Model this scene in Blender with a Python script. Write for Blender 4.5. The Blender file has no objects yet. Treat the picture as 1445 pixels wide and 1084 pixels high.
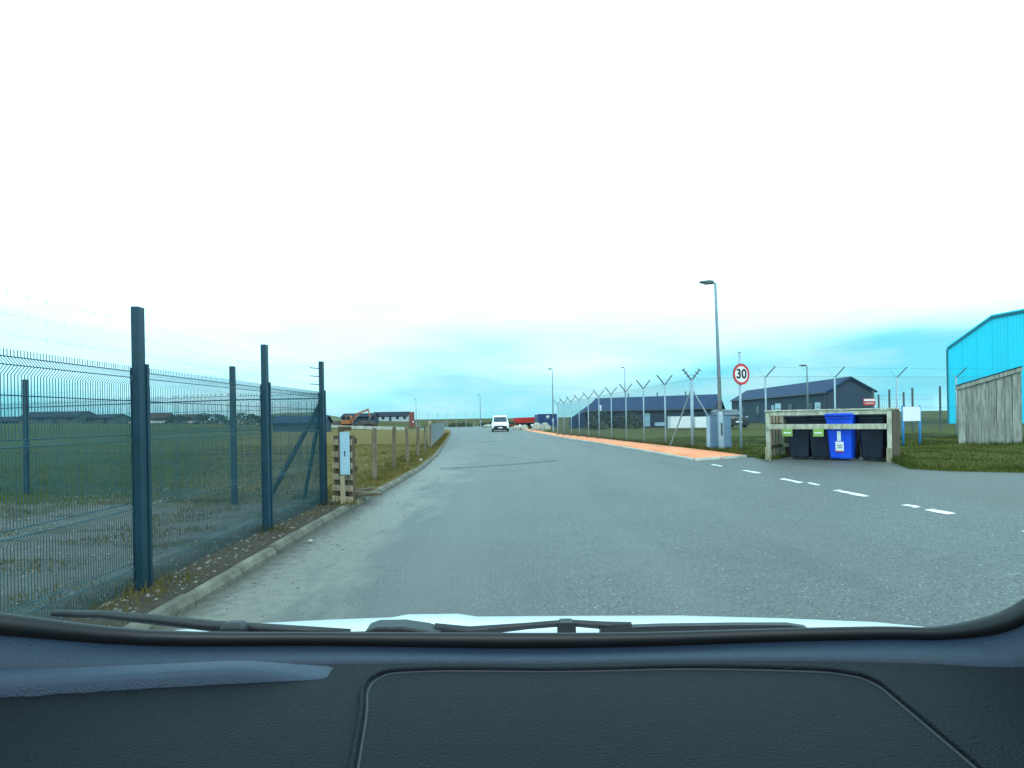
import bpy, bmesh, math, random
import numpy as np
from mathutils import Vector, Matrix, noise
from mathutils.geometry import delaunay_2d_cdt

random.seed(7); rng = np.random.default_rng(7)
R = math.radians
scene = bpy.context.scene
C = scene.collection

# ------------------------------------------------------------------ camera
cam_d = bpy.data.cameras.new('camera'); cam = bpy.data.objects.new('camera', cam_d); C.objects.link(cam)
cam.location = (0, 0, 1.56); cam.rotation_euler = (R(90), R(1.0), 0)
cam_d.sensor_width = 36; cam_d.lens = 20.08; cam_d.shift_y = 0.0332
cam_d.clip_start = 0.02; cam_d.clip_end = 9000
scene.camera = cam

# ------------------------------------------------------------------ sky and sun
SUN_EL, SUN_AZ = 44.0, 165.0          # azimuth from +Y, clockwise positive
world = bpy.data.worlds.new('World'); scene.world = world; world.use_nodes = True
nt = world.node_tree; nt.nodes.clear()
def wn(t, **k):
    n = nt.nodes.new(t)
    for a, v in k.items(): setattr(n, a, v)
    return n
out = wn('ShaderNodeOutputWorld'); L = nt.links.new
sky = wn('ShaderNodeTexSky', sky_type='NISHITA', sun_disc=False, sun_elevation=R(SUN_EL), sun_rotation=R(SUN_AZ))
tc = wn('ShaderNodeTexCoord'); sep = wn('ShaderNodeSeparateXYZ'); L(tc.outputs['Generated'], sep.inputs[0])
mp = wn('ShaderNodeMapping'); mp.inputs['Scale'].default_value = (1.1, 1.1, 4.6); mp.inputs['Location'].default_value = (2.3, 0.35, 0.2)
L(tc.outputs['Generated'], mp.inputs['Vector'])
n1 = wn('ShaderNodeTexNoise'); n1.inputs['Scale'].default_value = 2.0; n1.inputs['Detail'].default_value = 4; n1.inputs['Roughness'].default_value = .42
L(mp.outputs[0], n1.inputs['Vector'])
# cover = elevation term + broken cloud term
el = wn('ShaderNodeMapRange'); el.inputs['From Min'].default_value = 0.01; el.inputs['From Max'].default_value = 0.30; el.inputs['To Max'].default_value = 1.35; el.interpolation_type = 'SMOOTHSTEP'
L(sep.outputs['Z'], el.inputs['Value'])
cl = wn('ShaderNodeMath', operation='MULTIPLY_ADD'); cl.inputs[1].default_value = 2.1; cl.inputs[2].default_value = -0.98
L(n1.outputs['Fac'], cl.inputs[0])
sm = wn('ShaderNodeMath', operation='ADD', use_clamp=True); L(el.outputs[0], sm.inputs[0]); L(cl.outputs[0], sm.inputs[1])
cm = wn('ShaderNodeMix', data_type='RGBA'); cm.inputs['A'].default_value = (.20, .84, 1.04, 1); cm.inputs['B'].default_value = (1.20, 2.10, 2.40, 1)
L(sm.outputs[0], cm.inputs['Factor'])
n2 = wn('ShaderNodeTexNoise'); n2.inputs['Scale'].default_value = 4.5; n2.inputs['Detail'].default_value = 5; L(mp.outputs[0], n2.inputs['Vector'])
lowr = wn('ShaderNodeMapRange'); lowr.inputs[1].default_value = .35; lowr.inputs[2].default_value = .65; L(n2.outputs['Fac'], lowr.inputs[0])
lowc = wn('ShaderNodeMix', data_type='RGBA'); lowc.inputs['A'].default_value = (.20, .86, 1.06, 1); lowc.inputs['B'].default_value = (.52, .99, 1.09, 1)
L(lowr.outputs[0], lowc.inputs['Factor']); L(lowc.outputs['Result'], cm.inputs['A'])
bg1 = wn('ShaderNodeBackground'); bg1.inputs['Strength'].default_value = 0.1; L(sky.outputs[0], bg1.inputs['Color'])
bg2 = wn('ShaderNodeBackground'); bg2.inputs['Strength'].default_value = 1.0; L(cm.outputs['Result'], bg2.inputs['Color'])
mx = wn('ShaderNodeMixShader'); mx.inputs[0].default_value = 0.88
L(bg1.outputs[0], mx.inputs[1]); L(bg2.outputs[0], mx.inputs[2]); L(mx.outputs[0], out.inputs['Surface'])

sun_d = bpy.data.lights.new('sun', 'SUN'); sun = bpy.data.objects.new('sun', sun_d); C.objects.link(sun)
sun_d.energy = 1.2; sun_d.angle = R(14); sun_d.color = (1, .96, .9)
sd = Vector((math.sin(R(SUN_AZ))*math.cos(R(SUN_EL)), math.cos(R(SUN_AZ))*math.cos(R(SUN_EL)), math.sin(R(SUN_EL))))
sun.rotation_euler = sd.to_track_quat('Z', 'Y').to_euler(); sun.location = (0, 0, 30)
vs = scene.view_settings; vs.view_transform = 'Standard'; vs.look = 'None'; vs.exposure = 0; vs.gamma = 1; vs.use_curve_mapping = False
scene.cycles.max_bounces = 6; scene.cycles.diffuse_bounces = 3; scene.cycles.glossy_bounces = 3; scene.cycles.transparent_max_bounces = 6
scene.cycles.use_denoising = True

# ------------------------------------------------------------------ materials
def mat(name, col, rough=.6, col2=None, scale=6, bump=0, metal=0, spec=.5, detail=6, bscale=None, contrast=1.0, stretch=None, spread=(.35, .65), rnd=(.86, 1.1)):
    m = bpy.data.materials.new(name); m.use_nodes = True; t = m.node_tree; b = t.nodes['Principled BSDF']
    b.inputs['Roughness'].default_value = rough; b.inputs['Metallic'].default_value = metal; b.inputs['Specular IOR Level'].default_value = spec
    if col2 is None: col2 = tuple(c*.72 for c in col)
    co = t.nodes.new('ShaderNodeTexCoord'); src = co.outputs['Object']
    if stretch:
        mpn = t.nodes.new('ShaderNodeMapping'); mpn.inputs['Scale'].default_value = stretch; t.links.new(src, mpn.inputs[0]); src = mpn.outputs[0]
    nz = t.nodes.new('ShaderNodeTexNoise'); nz.inputs['Scale'].default_value = scale; nz.inputs['Detail'].default_value = detail; nz.inputs['Roughness'].default_value = .6
    t.links.new(src, nz.inputs['Vector'])
    rp = t.nodes.new('ShaderNodeMapRange'); rp.inputs[1].default_value = spread[0]; rp.inputs[2].default_value = spread[1]; t.links.new(nz.outputs['Fac'], rp.inputs[0])
    mixn = t.nodes.new('ShaderNodeMix'); mixn.data_type = 'RGBA'
    mixn.inputs['A'].default_value = (*col2, 1); mixn.inputs['B'].default_value = (*col, 1)
    t.links.new(rp.outputs[0], mixn.inputs['Factor'])
    # every object of a kind is a little lighter or darker than the next
    oi = t.nodes.new('ShaderNodeObjectInfo'); orr = t.nodes.new('ShaderNodeMapRange'); orr.inputs[3].default_value = rnd[0]; orr.inputs[4].default_value = rnd[1]
    t.links.new(oi.outputs['Random'], orr.inputs[0])
    vm = t.nodes.new('ShaderNodeVectorMath'); vm.operation = 'SCALE'; t.links.new(mixn.outputs['Result'], vm.inputs[0]); t.links.new(orr.outputs[0], vm.inputs['Scale'])
    t.links.new(vm.outputs[0], b.inputs['Base Color'])
    if bump:
        bn = t.nodes.new('ShaderNodeBump'); bn.inputs['Strength'].default_value = bump; bn.inputs['Distance'].default_value = .02
        n2 = t.nodes.new('ShaderNodeTexNoise'); n2.inputs['Scale'].default_value = bscale or scale*4; n2.inputs['Detail'].default_value = 4
        t.links.new(src, n2.inputs['Vector']); t.links.new(n2.outputs['Fac'], bn.inputs['Height']); t.links.new(bn.outputs[0], b.inputs['Normal'])
    return m

class NB:
    """small helper to write node graphs on world position"""
    def __init__(s, name, rough=.85):
        s.m = bpy.data.materials.new(name); s.m.use_nodes = True; s.t = s.m.node_tree; s.b = s.t.nodes['Principled BSDF']
        s.b.inputs['Roughness'].default_value = rough
        g = s.t.nodes.new('ShaderNodeNewGeometry'); s.pos = g.outputs['Position']
        sp = s.t.nodes.new('ShaderNodeSeparateXYZ'); s.t.links.new(s.pos, sp.inputs[0]); s.x, s.y, s.z = sp.outputs
    def noise(s, scale, detail=5, rough=.6, stretch=None):
        src = s.pos
        if stretch:
            q = s.t.nodes.new('ShaderNodeMapping'); q.inputs['Scale'].default_value = stretch; s.t.links.new(src, q.inputs[0]); src = q.outputs[0]
        n = s.t.nodes.new('ShaderNodeTexNoise'); n.inputs['Scale'].default_value = scale; n.inputs['Detail'].default_value = detail; n.inputs['Roughness'].default_value = rough
        s.t.links.new(src, n.inputs['Vector']); return n.outputs['Fac']
    def rng(s, v, a, b, c=0, d=1, smooth=False):
        r = s.t.nodes.new('ShaderNodeMapRange')
        if smooth: r.interpolation_type = 'SMOOTHSTEP'
        for i, q in enumerate((a, b, c, d)): r.inputs[i+1].default_value = q
        s.t.links.new(v, r.inputs[0]); return r.outputs[0]
    def math(s, op, a, b):
        n = s.t.nodes.new('ShaderNodeMath'); n.operation = op
        for i, q in enumerate((a, b)):
            if isinstance(q, (int, float)): n.inputs[i].default_value = q
            else: s.t.links.new(q, n.inputs[i])
        return n.outputs[0]
    def mix(s, f, a, b):
        n = s.t.nodes.new('ShaderNodeMix'); n.data_type = 'RGBA'
        if isinstance(f, (int, float)): n.inputs['Factor'].default_value = f
        else: s.t.links.new(f, n.inputs['Factor'])
        for k, q in (('A', a), ('B', b)):
            if isinstance(q, tuple): n.inputs[k].default_value = (*q, 1)
            else: s.t.links.new(q, n.inputs[k])
        return n.outputs['Result']
    def done(s, col, bumpv=None, strength=.5, dist=.02):
        s.t.links.new(col, s.b.inputs['Base Color'])
        if bumpv is not None:
            bn = s.t.nodes.new('ShaderNodeBump'); bn.inputs['Strength'].default_value = strength; bn.inputs['Distance'].default_value = dist
            s.t.links.new(bumpv, bn.inputs['Height']); s.t.links.new(bn.outputs[0], s.b.inputs['Normal'])
        return s.m

def asphalt():
    n = NB('asphalt', .58); n.b.inputs['Specular IOR Level'].default_value = .4
    agg = n.noise(95, 3, .7); big = n.noise(.55, 5); mid = n.noise(7, 4)
    col = n.mix(n.rng(agg, .36, .64), (.032, .036, .035), (.148, .154, .142)); sp2 = n.noise(40, 3, .75); col = n.mix(n.rng(sp2, .48, .66, 0, .8), col, (.190, .190, .172)); col = n.mix(n.rng(sp2, .44, .30, 0, .85), col, (.016, .017, .019))
    col = n.mix(n.rng(big, .35, .7, 0, .5), col, (.078, .075, .067))
    col = n.mix(n.rng(mid, .5, .75, 0, .35), col, (.040, .043, .045))
    # scattered pale chips
    chip = n.noise(38, 2, .5); col = n.mix(n.rng(chip, .67, .71), col, (.32, .31, .27)); chip2 = n.noise(24, 2, .5); col = n.mix(n.rng(chip2, .33, .29, 0, .8), col, (.014, .015, .016))
    # wheel-worn long streaks
    st = n.noise(1.0, 4, .5, (1.1, .05, 1)); col = n.mix(n.rng(st, .46, .70, 0, .55), col, (.128, .124, .115))
    dk = n.noise(.8, 4, .55, (1, .35, 1)); col = n.mix(n.rng(dk, .55, .75, 0, .5), col, (.044, .046, .048))
    # silt washed up along the left kerb: x about -2.8, fades within 1.5 m, broken up
    w = n.noise(1.1, 5, .6, (1.2, .45, 1)); w2 = n.noise(9, 4)
    edge = n.math('ADD', n.x, n.math('MULTIPLY', n.math('SUBTRACT', w, .5), 4.2))
    near = n.rng(n.y, 16, 30, 1, 0)
    silt = n.math('MULTIPLY', n.rng(edge, -2.2, -1.35, 1, 0, True), near)
    silt = n.math('MULTIPLY', silt, n.rng(w2, .30, .55, .35, 1))
    col = n.mix(n.math('MULTIPLY', silt, .75), col, (.205, .192, .152))
    gut = n.math('MULTIPLY', n.rng(n.math('ADD', n.x, n.math('MULTIPLY', n.math('SUBTRACT', w2, .5), .5)), -2.72, -2.42, 1, 0), n.rng(n.y, 13, 18, 1, 0)); col = n.mix(n.math('MULTIPLY', gut, .8), col, (.060, .052, .040))
    # old worn surface of the lay-by
    e2 = n.math('ADD', n.x, n.math('MULTIPLY', n.math('SUBTRACT', n.noise(.9, 4), .5), .7))
    e2 = n.math('ADD', e2, n.math('MULTIPLY', n.y, -.12))
    lay = n.math('MULTIPLY', n.rng(e2, 5.05, 5.3), n.rng(n.y, 18, 19, 1, 0))
    layc = n.mix(n.rng(n.noise(60, 3), .35, .65), (.055, .053, .047), (.135, .126, .108))
    col = n.mix(n.math('MULTIPLY', lay, .85), col, layc)
    h = n.math('ADD', agg, n.math('MULTIPLY', mid, .6))
    return n.done(col, h, .55, .012)

def left_ground():
    n = NB('left_ground', .95); n.b.inputs['Specular IOR Level'].default_value = .08
    fine = n.noise(22, 5, .7); mid = n.noise(2.2, 5); big = n.noise(.09, 5)
    green = n.mix(n.rng(fine, .3, .7), (.034, .048, .013), (.076, .094, .028))
    tan = n.mix(n.rng(fine, .3, .7), (.120, .084, .026), (.200, .146, .050))
    # rank pale grass to the right of the mesh compound, greener sward inside it
    f = n.math('ADD', n.rng(n.math('ADD', n.x, n.math('MULTIPLY', n.y, .42)), -6, 3, 0, 1, True), n.rng(big, .38, .66, -.25, .35))
    f2 = n.math('ADD', f, n.rng(mid, .3, .7, -.2, .2))
    col = n.mix(n.rng(f2, .2, .8), green, tan)
    # gravel yard inside the fence, ends raggedly near y = 10.5
    grav = n.mix(n.rng(n.noise(55, 4, .75), .35, .68), (.070, .072, .066), (.205, .200, .178))
    yd = n.math('ADD', n.y, n.math('MULTIPLY', n.math('SUBTRACT', n.noise(.8, 4), .5), 4.5))
    yard = n.rng(yd, 9.6, 10.8, 1, 0)
    col = n.mix(yard, col, grav)
    tuft = n.math('MULTIPLY', n.rng(n.noise(.9, 5, .65, (.5, 1.6, 1)), .52, .62), yard)
    col = n.mix(n.math('MULTIPLY', tuft, .75), col, (.060, .058, .022))
    # bare earth of the verge between fence and kerb
    vx = n.math('ADD', n.x, n.math('MULTIPLY', n.math('SUBTRACT', mid, .5), .35))
    earth = n.mix(n.rng(n.noise(30, 5, .7), .35, .7), (.042, .032, .022), (.125, .100, .072))
    ve = n.math('MULTIPLY', n.rng(vx, -3.75, -3.40), n.rng(yd, 10.2, 12.4, 1, 0))
    col = n.mix(n.math('MULTIPLY', ve, .92), col, earth)
    h = n.math('ADD', fine, n.noise(50, 3, .7))
    return n.done(col, h, .8, .05)

def right_grass():
    n = NB('right_grass', .95); n.b.inputs['Specular IOR Level'].default_value = .08
    fine = n.noise(20, 5, .7); mid = n.noise(1.6, 5); big = n.noise(.15, 4)
    col = n.mix(n.rng(fine, .3, .7), (.042, .050, .010), (.108, .110, .022))
    col = n.mix(n.rng(mid, .5, .72, 0, .75), col, (.110, .080, .020))
    col = n.mix(n.rng(big, .5, .7, 0, .5), col, (.044, .062, .010))
    return n.done(col, n.math('ADD', fine, mid), .8, .05)

def far_ground():
    n = NB('far_ground', .95); n.b.inputs['Specular IOR Level'].default_value = .08
    col = n.mix(n.rng(n.noise(.02, 6), .35, .65), (.040, .050, .012), (.090, .074, .022))
    return n.done(col)

def pavement_mat():
    n = NB('red_tarmac', .8)
    col = n.mix(n.rng(n.noise(70, 4, .7), .33, .67), (.74, .195, .075), (.96, .310, .130))
    col = n.mix(n.rng(n.noise(.7, 5), .45, .75, 0, .5), col, (.94, .38, .19))
    return n.done(col, n.noise(80, 3), .4, .01)

M = dict(
    asphalt=asphalt(), left=left_ground(), rgrass=right_grass(), far=far_ground(), pave=pavement_mat(),
    kerb=mat('kerb_concrete', (.19, .172, .130), .9, (.075, .066, .050), 3.5, .6, bscale=40),
    pkerb=mat('pale_kerb', (.62, .58, .50), .85, (.42, .38, .32), 6, .3),
    paint=mat('road_paint', (.80, .80, .77), .7, (.42, .42, .40), 14, .2, spread=(.25, .5)),
    tar=mat('tar_seal', (.018, .018, .02), .6, (.05, .05, .05), 12),
    fencegreen=mat('green_powder_coat', (.004, .040, .062), .45, (.003, .030, .048), 3),
    wire=mat('green_wire', (.005, .072, .095), .5, None, 5),
    galv=mat('galvanised_steel', (.34, .43, .48), .5, (.27, .35, .40), 5, 0, .1),
    galvdark=mat('weathered_steel', (.10, .115, .12), .6, None, 5, 0, .3),
    chain=mat('chain_link', (.10, .17, .21), .5, None, 4, 0, .3),
    oldwood=mat('old_wood', (.20, .155, .105), .9, (.09, .065, .04), 3, .5, stretch=(6, 6, .7), bscale=20),
    greywood=mat('weathered_grey_wood', (.54, .525, .45), .9, (.19, .185, .155), 2.5, .6, stretch=(9, 9, .8), bscale=14, spread=(.3, .7), rnd=(.72, 1.15)),
    palewood=mat('pale_sawn_wood', (.44, .38, .25), .85, (.26, .21, .125), 3, .4, stretch=(5, 5, .8)),
    storewood=mat('store_frame_wood', (.68, .65, .49), .85, (.36, .33, .235), 3, .5, stretch=(4, 4, 1.2), rnd=(.85, 1.06)),
    brownwood=mat('brown_panel_wood', (.125, .085, .052), .9, (.06, .042, .028), 3, .4, stretch=(6, 6, .8)),
    binblack=mat('dark_bin_plastic', (.022, .028, .050), .5, (.008, .011, .026), 3.5, spread=(.4, .72)),
    binblue=mat('blue_bin_plastic', (.008, .105, .85), .42, (.004, .065, .62), 3.0, spread=(.4, .7)),
    white=mat('white_enamel', (.84, .84, .83), .4, (.80, .80, .79), 6, rnd=(.96, 1.02)),
    vanwhite=mat('white_van_paint', (.74, .76, .78), .3, (.66, .68, .70), 4),
    red=mat('sign_red', (.62, .035, .030), .45, (.50, .03, .03), 6),
    black=mat('sign_black', (.012, .012, .014), .5),
    plastic=mat('black_plastic', (.014, .015, .017), .5, None, 30, .1),
    glass=mat('dark_glass', (.010, .030, .050), .08, None, 2, spec=.6),
    rubber=mat('tyre_rubber', (.015, .015, .016), .85),
    rim=mat('wheel_rim', (.28, .29, .30), .4, None, 5, 0, .7),
    lens=mat('headlamp_lens', (.55, .58, .60), .12),
    cabinet=mat('cabinet_blue_grey', (.16, .25, .35), .55, (.13, .21, .30), 4),
    notice=mat('notice_pale_blue', (.36, .52, .60), .4, (.30, .45, .53), 3),
    sheetgrey=mat('sheet_blue_grey', (.22, .25, .25), .7, (.15, .175, .18), 2),
    darkroof=mat('dark_roof_sheet', (.018, .042, .100), .7, (.014, .034, .084), 1.2, spec=.15),
    darkwall=mat('dark_timber_wall', (.024, .042, .072), .8, (.017, .031, .056), 1.5),
    greywall=mat('grey_hut_wall', (.030, .050, .080), .8, (.022, .040, .066), 1.0),
    bluecl=mat('blue_cladding', (.012, .66, .86), .6, (.012, .62, .82), .4, rnd=(.975, 1.02)),
    cladtrim=mat('cladding_trim', (.012, .16, .23), .5),
    container=mat('blue_container', (.018, .055, .16), .5, (.012, .04, .12), 2),
    trailer=mat('red_trailer_paint', (.55, .030, .025), .45, (.36, .022, .02), 3),
    orange=mat('excavator_orange', (.42, .13, .035), .5, (.28, .09, .03), 3),
    boulder=mat('pale_boulder', (.46, .44, .36), .9, (.24, .235, .19), 3, .7, bscale=9),
    wallwhite=mat('render_white', (.40, .42, .44), .8, (.32, .34, .36), 1),
    wallgrey=mat('house_harling', (.10, .11, .115), .9, (.08, .09, .095), 1),
    slate=mat('slate_roof', (.022, .030, .045), .8, (.016, .022, .034), 1, spec=.15),
    redroof=mat('red_brown_roof', (.075, .030, .026), .8, (.05, .024, .022), 1, spec=.15),
    bushg=mat('dark_foliage', (.030, .050, .024), .8, (.014, .026, .013), 3),
    hill=mat('hill_grass', (.070, .085, .022), .95, (.045, .060, .018), .02),
    stone=mat('pale_wall_stone', (.60, .56, .46), .9, (.40, .37, .30), 1.5, .4),
    blade=mat('grass_blade', (.094, .098, .017), .8, (.044, .054, .010), 1.3, spec=.1),
    bladetan=mat('dry_grass_blade', (.150, .115, .030), .85, (.066, .062, .014), 1.3, spec=.1),
    pebble=mat('pebble', (.24, .225, .19), .9, (.10, .09, .075), 9),
    dash=mat('dashboard_plastic', (.020, .034, .060), .45, (.017, .030, .053), 60, .25, bscale=420, spec=.35),
    dashdark=mat('dashboard_dark_plastic', (.004, .006, .010), .6, None, 60, .45, bscale=420, spec=.2),
    frit=mat('black_glass_edge', (.004, .004, .005), .5),
    carwhite=mat('white_car_paint', (.72, .76, .77), .22, (.68, .72, .73), 3),
    headliner=mat('headliner_cloth', (.10, .10, .10), .95),
    pink=mat('rescue_sign_red', (.60, .07, .06), .5), labelgreen=mat('yellow_green_label', (.30, .46, .10), .5, (.24, .38, .08), 20),
    soil=mat('turned_earth', (.055, .045, .036), .95, (.03, .025, .02), 1.2, .6),
)

# ------------------------------------------------------------------ mesh helpers
class MB:
    def __init__(s): s.v = []; s.f = []
    def add(s, vs, fs):
        o = len(s.v); s.v += [tuple(v) for v in vs]; s.f += [tuple(i+o for i in f) for f in fs]; return s
    def box(s, x0, x1, y0, y1, z0, z1):
        return s.add([(x0,y0,z0),(x1,y0,z0),(x1,y1,z0),(x0,y1,z0),(x0,y0,z1),(x1,y0,z1),(x1,y1,z1),(x0,y1,z1)],
                     [(0,3,2,1),(4,5,6,7),(0,1,5,4),(1,2,6,5),(2,3,7,6),(3,0,4,7)])
    def bar(s, p, q, w, d, up=(0,0,1)):
        p, q = Vector(p), Vector(q); t = (q-p).normalized(); u = Vector(up)
        if abs(t.dot(u)) > .95: u = Vector((0,1,0))
        a = t.cross(u).normalized()*w/2; b = a.cross(t).normalized()*d/2
        vs = [p-a-b, p+a-b, p+a+b, p-a+b, q-a-b, q+a-b, q+a+b, q-a+b]
        return s.add(vs, [(0,3,2,1),(4,5,6,7),(0,1,5,4),(1,2,6,5),(2,3,7,6),(3,0,4,7)])
    def tube(s, pts, r, n=8, cap=True):
        pts = [Vector(p) for p in pts]; rs = r if isinstance(r, (list, tuple)) else [r]*len(pts); rings = []; o = len(s.v)
        ref = Vector((0,0,1)) if abs((pts[-1]-pts[0]).normalized().z) < .9 else Vector((0,1,0))
        for i, p in enumerate(pts):
            t = (pts[min(i+1, len(pts)-1)]-pts[max(i-1, 0)]).normalized(); a = t.cross(ref).normalized(); b = t.cross(a)
            for k in range(n):
                w = 2*math.pi*k/n; s.v.append(tuple(p+(a*math.cos(w)+b*math.sin(w))*rs[i]))
        for i in range(len(pts)-1):
            for k in range(n):
                a0 = o+i*n+k; a1 = o+i*n+(k+1) % n; s.f.append((a0, a1, a1+n, a0+n))
        if cap:
            s.f.append(tuple(o+k for k in range(n))[::-1]); e = o+(len(pts)-1)*n; s.f.append(tuple(e+k for k in range(n)))
        return s
    def prism(s, poly, axis, a, b):
        """poly of 2D points extruded along axis from a to b; 'x': (y,z), 'y': (x,z), 'z': (x,y)"""
        f = {'x': lambda p, t: (t, p[0], p[1]), 'y': lambda p, t: (p[0], t, p[1]), 'z': lambda p, t: (p[0], p[1], t)}[axis]
        n = len(poly); vs = [f(p, a) for p in poly]+[f(p, b) for p in poly]
        return s.add(vs, [tuple(range(n))[::-1], tuple(range(n, 2*n))]+[(i, (i+1) % n, (i+1) % n+n, i+n) for i in range(n)])
    def loft(s, rings, closed=True, caps=True):
        n = len(rings[0]); o = len(s.v)
        for r in rings: s.v += [tuple(p) for p in r]
        for i in range(len(rings)-1):
            for k in range(n if closed else n-1):
                a0 = o+i*n+k; a1 = o+i*n+(k+1) % n; s.f.append((a0, a1, a1+n, a0+n))
        if caps and closed:
            s.f.append(tuple(o+k for k in range(n))[::-1]); e = o+(len(rings)-1)*n; s.f.append(tuple(e+k for k in range(n)))
        return s
    def mesh(s, name, smooth=False):
        me = bpy.data.meshes.new(name); me.from_pydata(s.v, [], s.f)
        bm = bmesh.new(); bm.from_mesh(me); bmesh.ops.recalc_face_normals(bm, faces=bm.faces); bm.to_mesh(me); bm.free()
        if smooth: me.polygons.foreach_set('use_smooth', [True]*len(me.polygons))
        return me
    def build(s, name, m, parent=None, smooth=False, bevel=0, label=None, kind=None):
        return link(name, s.mesh(name, smooth), m, parent, bevel, label, kind)
def link(name, me, m, parent=None, bevel=0, label=None, kind=None):
    if m is not None and not me.materials: me.materials.append(M[m] if isinstance(m, str) else m)
    o = bpy.data.objects.new(name, me); C.objects.link(o)
    if parent: o.parent = parent
    if bevel:
        b = o.modifiers.new('bevel', 'BEVEL'); b.width = bevel; b.segments = 2; b.limit_method = 'ANGLE'
    if label: o['label'] = label
    if kind: o['kind'] = kind
    return o
def thing(name, label, cat, loc=(0,0,0), rz=0, group=None):
    o = bpy.data.objects.new(name, None); C.objects.link(o); o.location = loc; o.rotation_euler = (0,0,rz); o.empty_display_size = .2
    return tag(o, label, cat, group)
def tag(o, label, cat, group=None):
    o['label'] = label; o['category'] = cat
    if group: o['group'] = group
    return o
def copy_tree(o, parent=None):
    c = o.copy(); C.objects.link(c); c.parent = parent
    for ch in [q for q in o.children]: copy_tree(ch, c)
    return c
def box(name, m, parent, *a, bevel=0, label=None): return MB().box(*a).build(name, m, parent, bevel=bevel, label=label)

def sst(t): t = min(max(t, 0), 1); return t*t*(3-2*t)
def g(x): return .45*sst(x/8)                        # the ground climbs gently to the right of the road
def fz(x): return .10+1.85*sst((-x-15)/65)           # and to the far left beyond the field

def sheet(name, poly, spacing, zf, m, near=None, parent=None, skirt=0):
    """a sheet bounded by poly (counter-clockwise), with interior points every `spacing` inside the box near=(x0,x1,y0,y1)"""
    pts = [Vector(p) for p in poly]; bd = []
    for i, p in enumerate(pts):
        q = pts[(i+1) % len(pts)]; d = (q-p).length; k = max(1, min(int(d/spacing), 160))
        for j in range(k): bd.append(p.lerp(q, j/k))
    n = len(bd); inner = []
    if near:
        x0, x1, y0, y1 = near; y = y0
        def inside(x, y):
            c = False
            for i in range(len(pts)):
                a, b = pts[i], pts[i-1]
                if (a.y > y) != (b.y > y) and x < (b.x-a.x)*(y-a.y)/(b.y-a.y)+a.x: c = not c
            return c
        yy = y0
        while yy < y1:
            st = spacing*max(1, abs(yy)/14); xx = x0
            while xx < x1:
                if inside(xx, yy): inner.append(Vector((xx+random.uniform(-.1, .1)*st, yy+random.uniform(-.1, .1)*st)))
                xx += st
            yy += st
    vv, ee, ff, *_ = delaunay_2d_cdt(bd+inner, [], [list(range(n))], 1, 1e-4)
    mb = MB(); mb.v = [(v.x, v.y, zf(v.x, v.y)) for v in vv]; mb.f = [tuple(f) for f in ff]
    me = bpy.data.meshes.new(name); me.from_pydata(mb.v, [], mb.f)
    bm = bmesh.new(); bm.from_mesh(me)
    for f in bm.faces:
        if f.normal.z < 0: f.normal_flip()
    if skirt:
        be = [e for e in bm.edges if e.is_boundary]; r = bmesh.ops.extrude_edge_only(bm, edges=be)
        for v in r['geom']:
            if isinstance(v, bmesh.types.BMVert): v.co.z -= skirt
    bm.to_mesh(me); bm.free(); me.polygons.foreach_set('use_smooth', [True]*len(me.polygons))
    o = link(name, me, m, parent); o['kind'] = 'structure'; return o

# ------------------------------------------------------------------ ground, road, verges
KL = [(-10,-2.72),(0,-2.72),(4.5,-2.74),(6.1,-2.78),(9,-2.86),(11.4,-2.84),(13.2,-2.80),(18,-2.84),(24.3,-3.2),(36.5,-4.25),(50,-5.5),(64,-6.85),(78,-8.4)]
def kx(y):
    for (a, xa), (b, xb) in zip(KL, KL[1:]):
        if a <= y <= b: return xa+(xb-xa)*(y-a)/(b-a)
    return KL[-1][1] if y > 0 else KL[0][1]
PR = [(15.7,4.94),(17.3,4.86),(21,4.62),(27,4.22),(39.8,3.2),(54,2.3),(66.5,1.6),(80,.8),(96,-.4)]      # road edge of the red pavement
PB = [(15.3,6.25),(18.9,6.0),(24.3,5.48),(34,4.62),(44,3.75),(54,3.05),(66.5,2.4),(80,1.6),(96,.4)]

mb = MB(); xs = [-3500,-900,-300,-120,-60,-30,-10,0,1,2,3,4,5,6,7,8,10,30,80,300,900,3500]; ys = [-60,0,30,60,100,160,260,450,900,2000,4500]
for y in ys:
    for x in xs: mb.v.append((x, y, (g(x) if x > -15 else fz(x)-.1)-.07))
for j in range(len(ys)-1):
    for i in range(len(xs)-1): a = j*len(xs)+i; mb.f.append((a, a+1, a+1+len(xs), a+len(xs)))
o = mb.build('ground', 'far', smooth=True); o['kind'] = 'structure'

road_poly = [(-2.95,-8),(70,-8),(70,9.2),(12,9.6),(9.6,14.6),(7.2,16.5),(6.3,15.5)]+[(x+.02, y) for y, x in PR]+[(-1,112),(-140,130),(-140,126),(-30,103),(-14,86)]+[(x-.02, y) for y, x in KL[::-1] if y > 0]+[(-2.95,0)]
sheet('road', road_poly, .5, lambda x, y: g(x), 'asphalt', (-10, 12, -2, 60))

field_poly = [(x-.10, y) for y, x in KL if y >= 0]+[(-11,80.5),(-16,82.5),(-60,96),(-300,104),(-300,-8),(-2.86,-8)]
def fieldz(x, y):
    b = fz(x)
    e = min(1, max(0, (kx(y)-.3-x)/.8)) if y < 78 else 1
    return b+e*(.035*noise.noise(Vector((x*1.3, y*1.3, 0)))+.05*noise.noise(Vector((x*.3, y*.3, 3)))+.03)
sheet('field', field_poly, .45, fieldz, 'left', (-16, -2.5, 2, 40))

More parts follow.
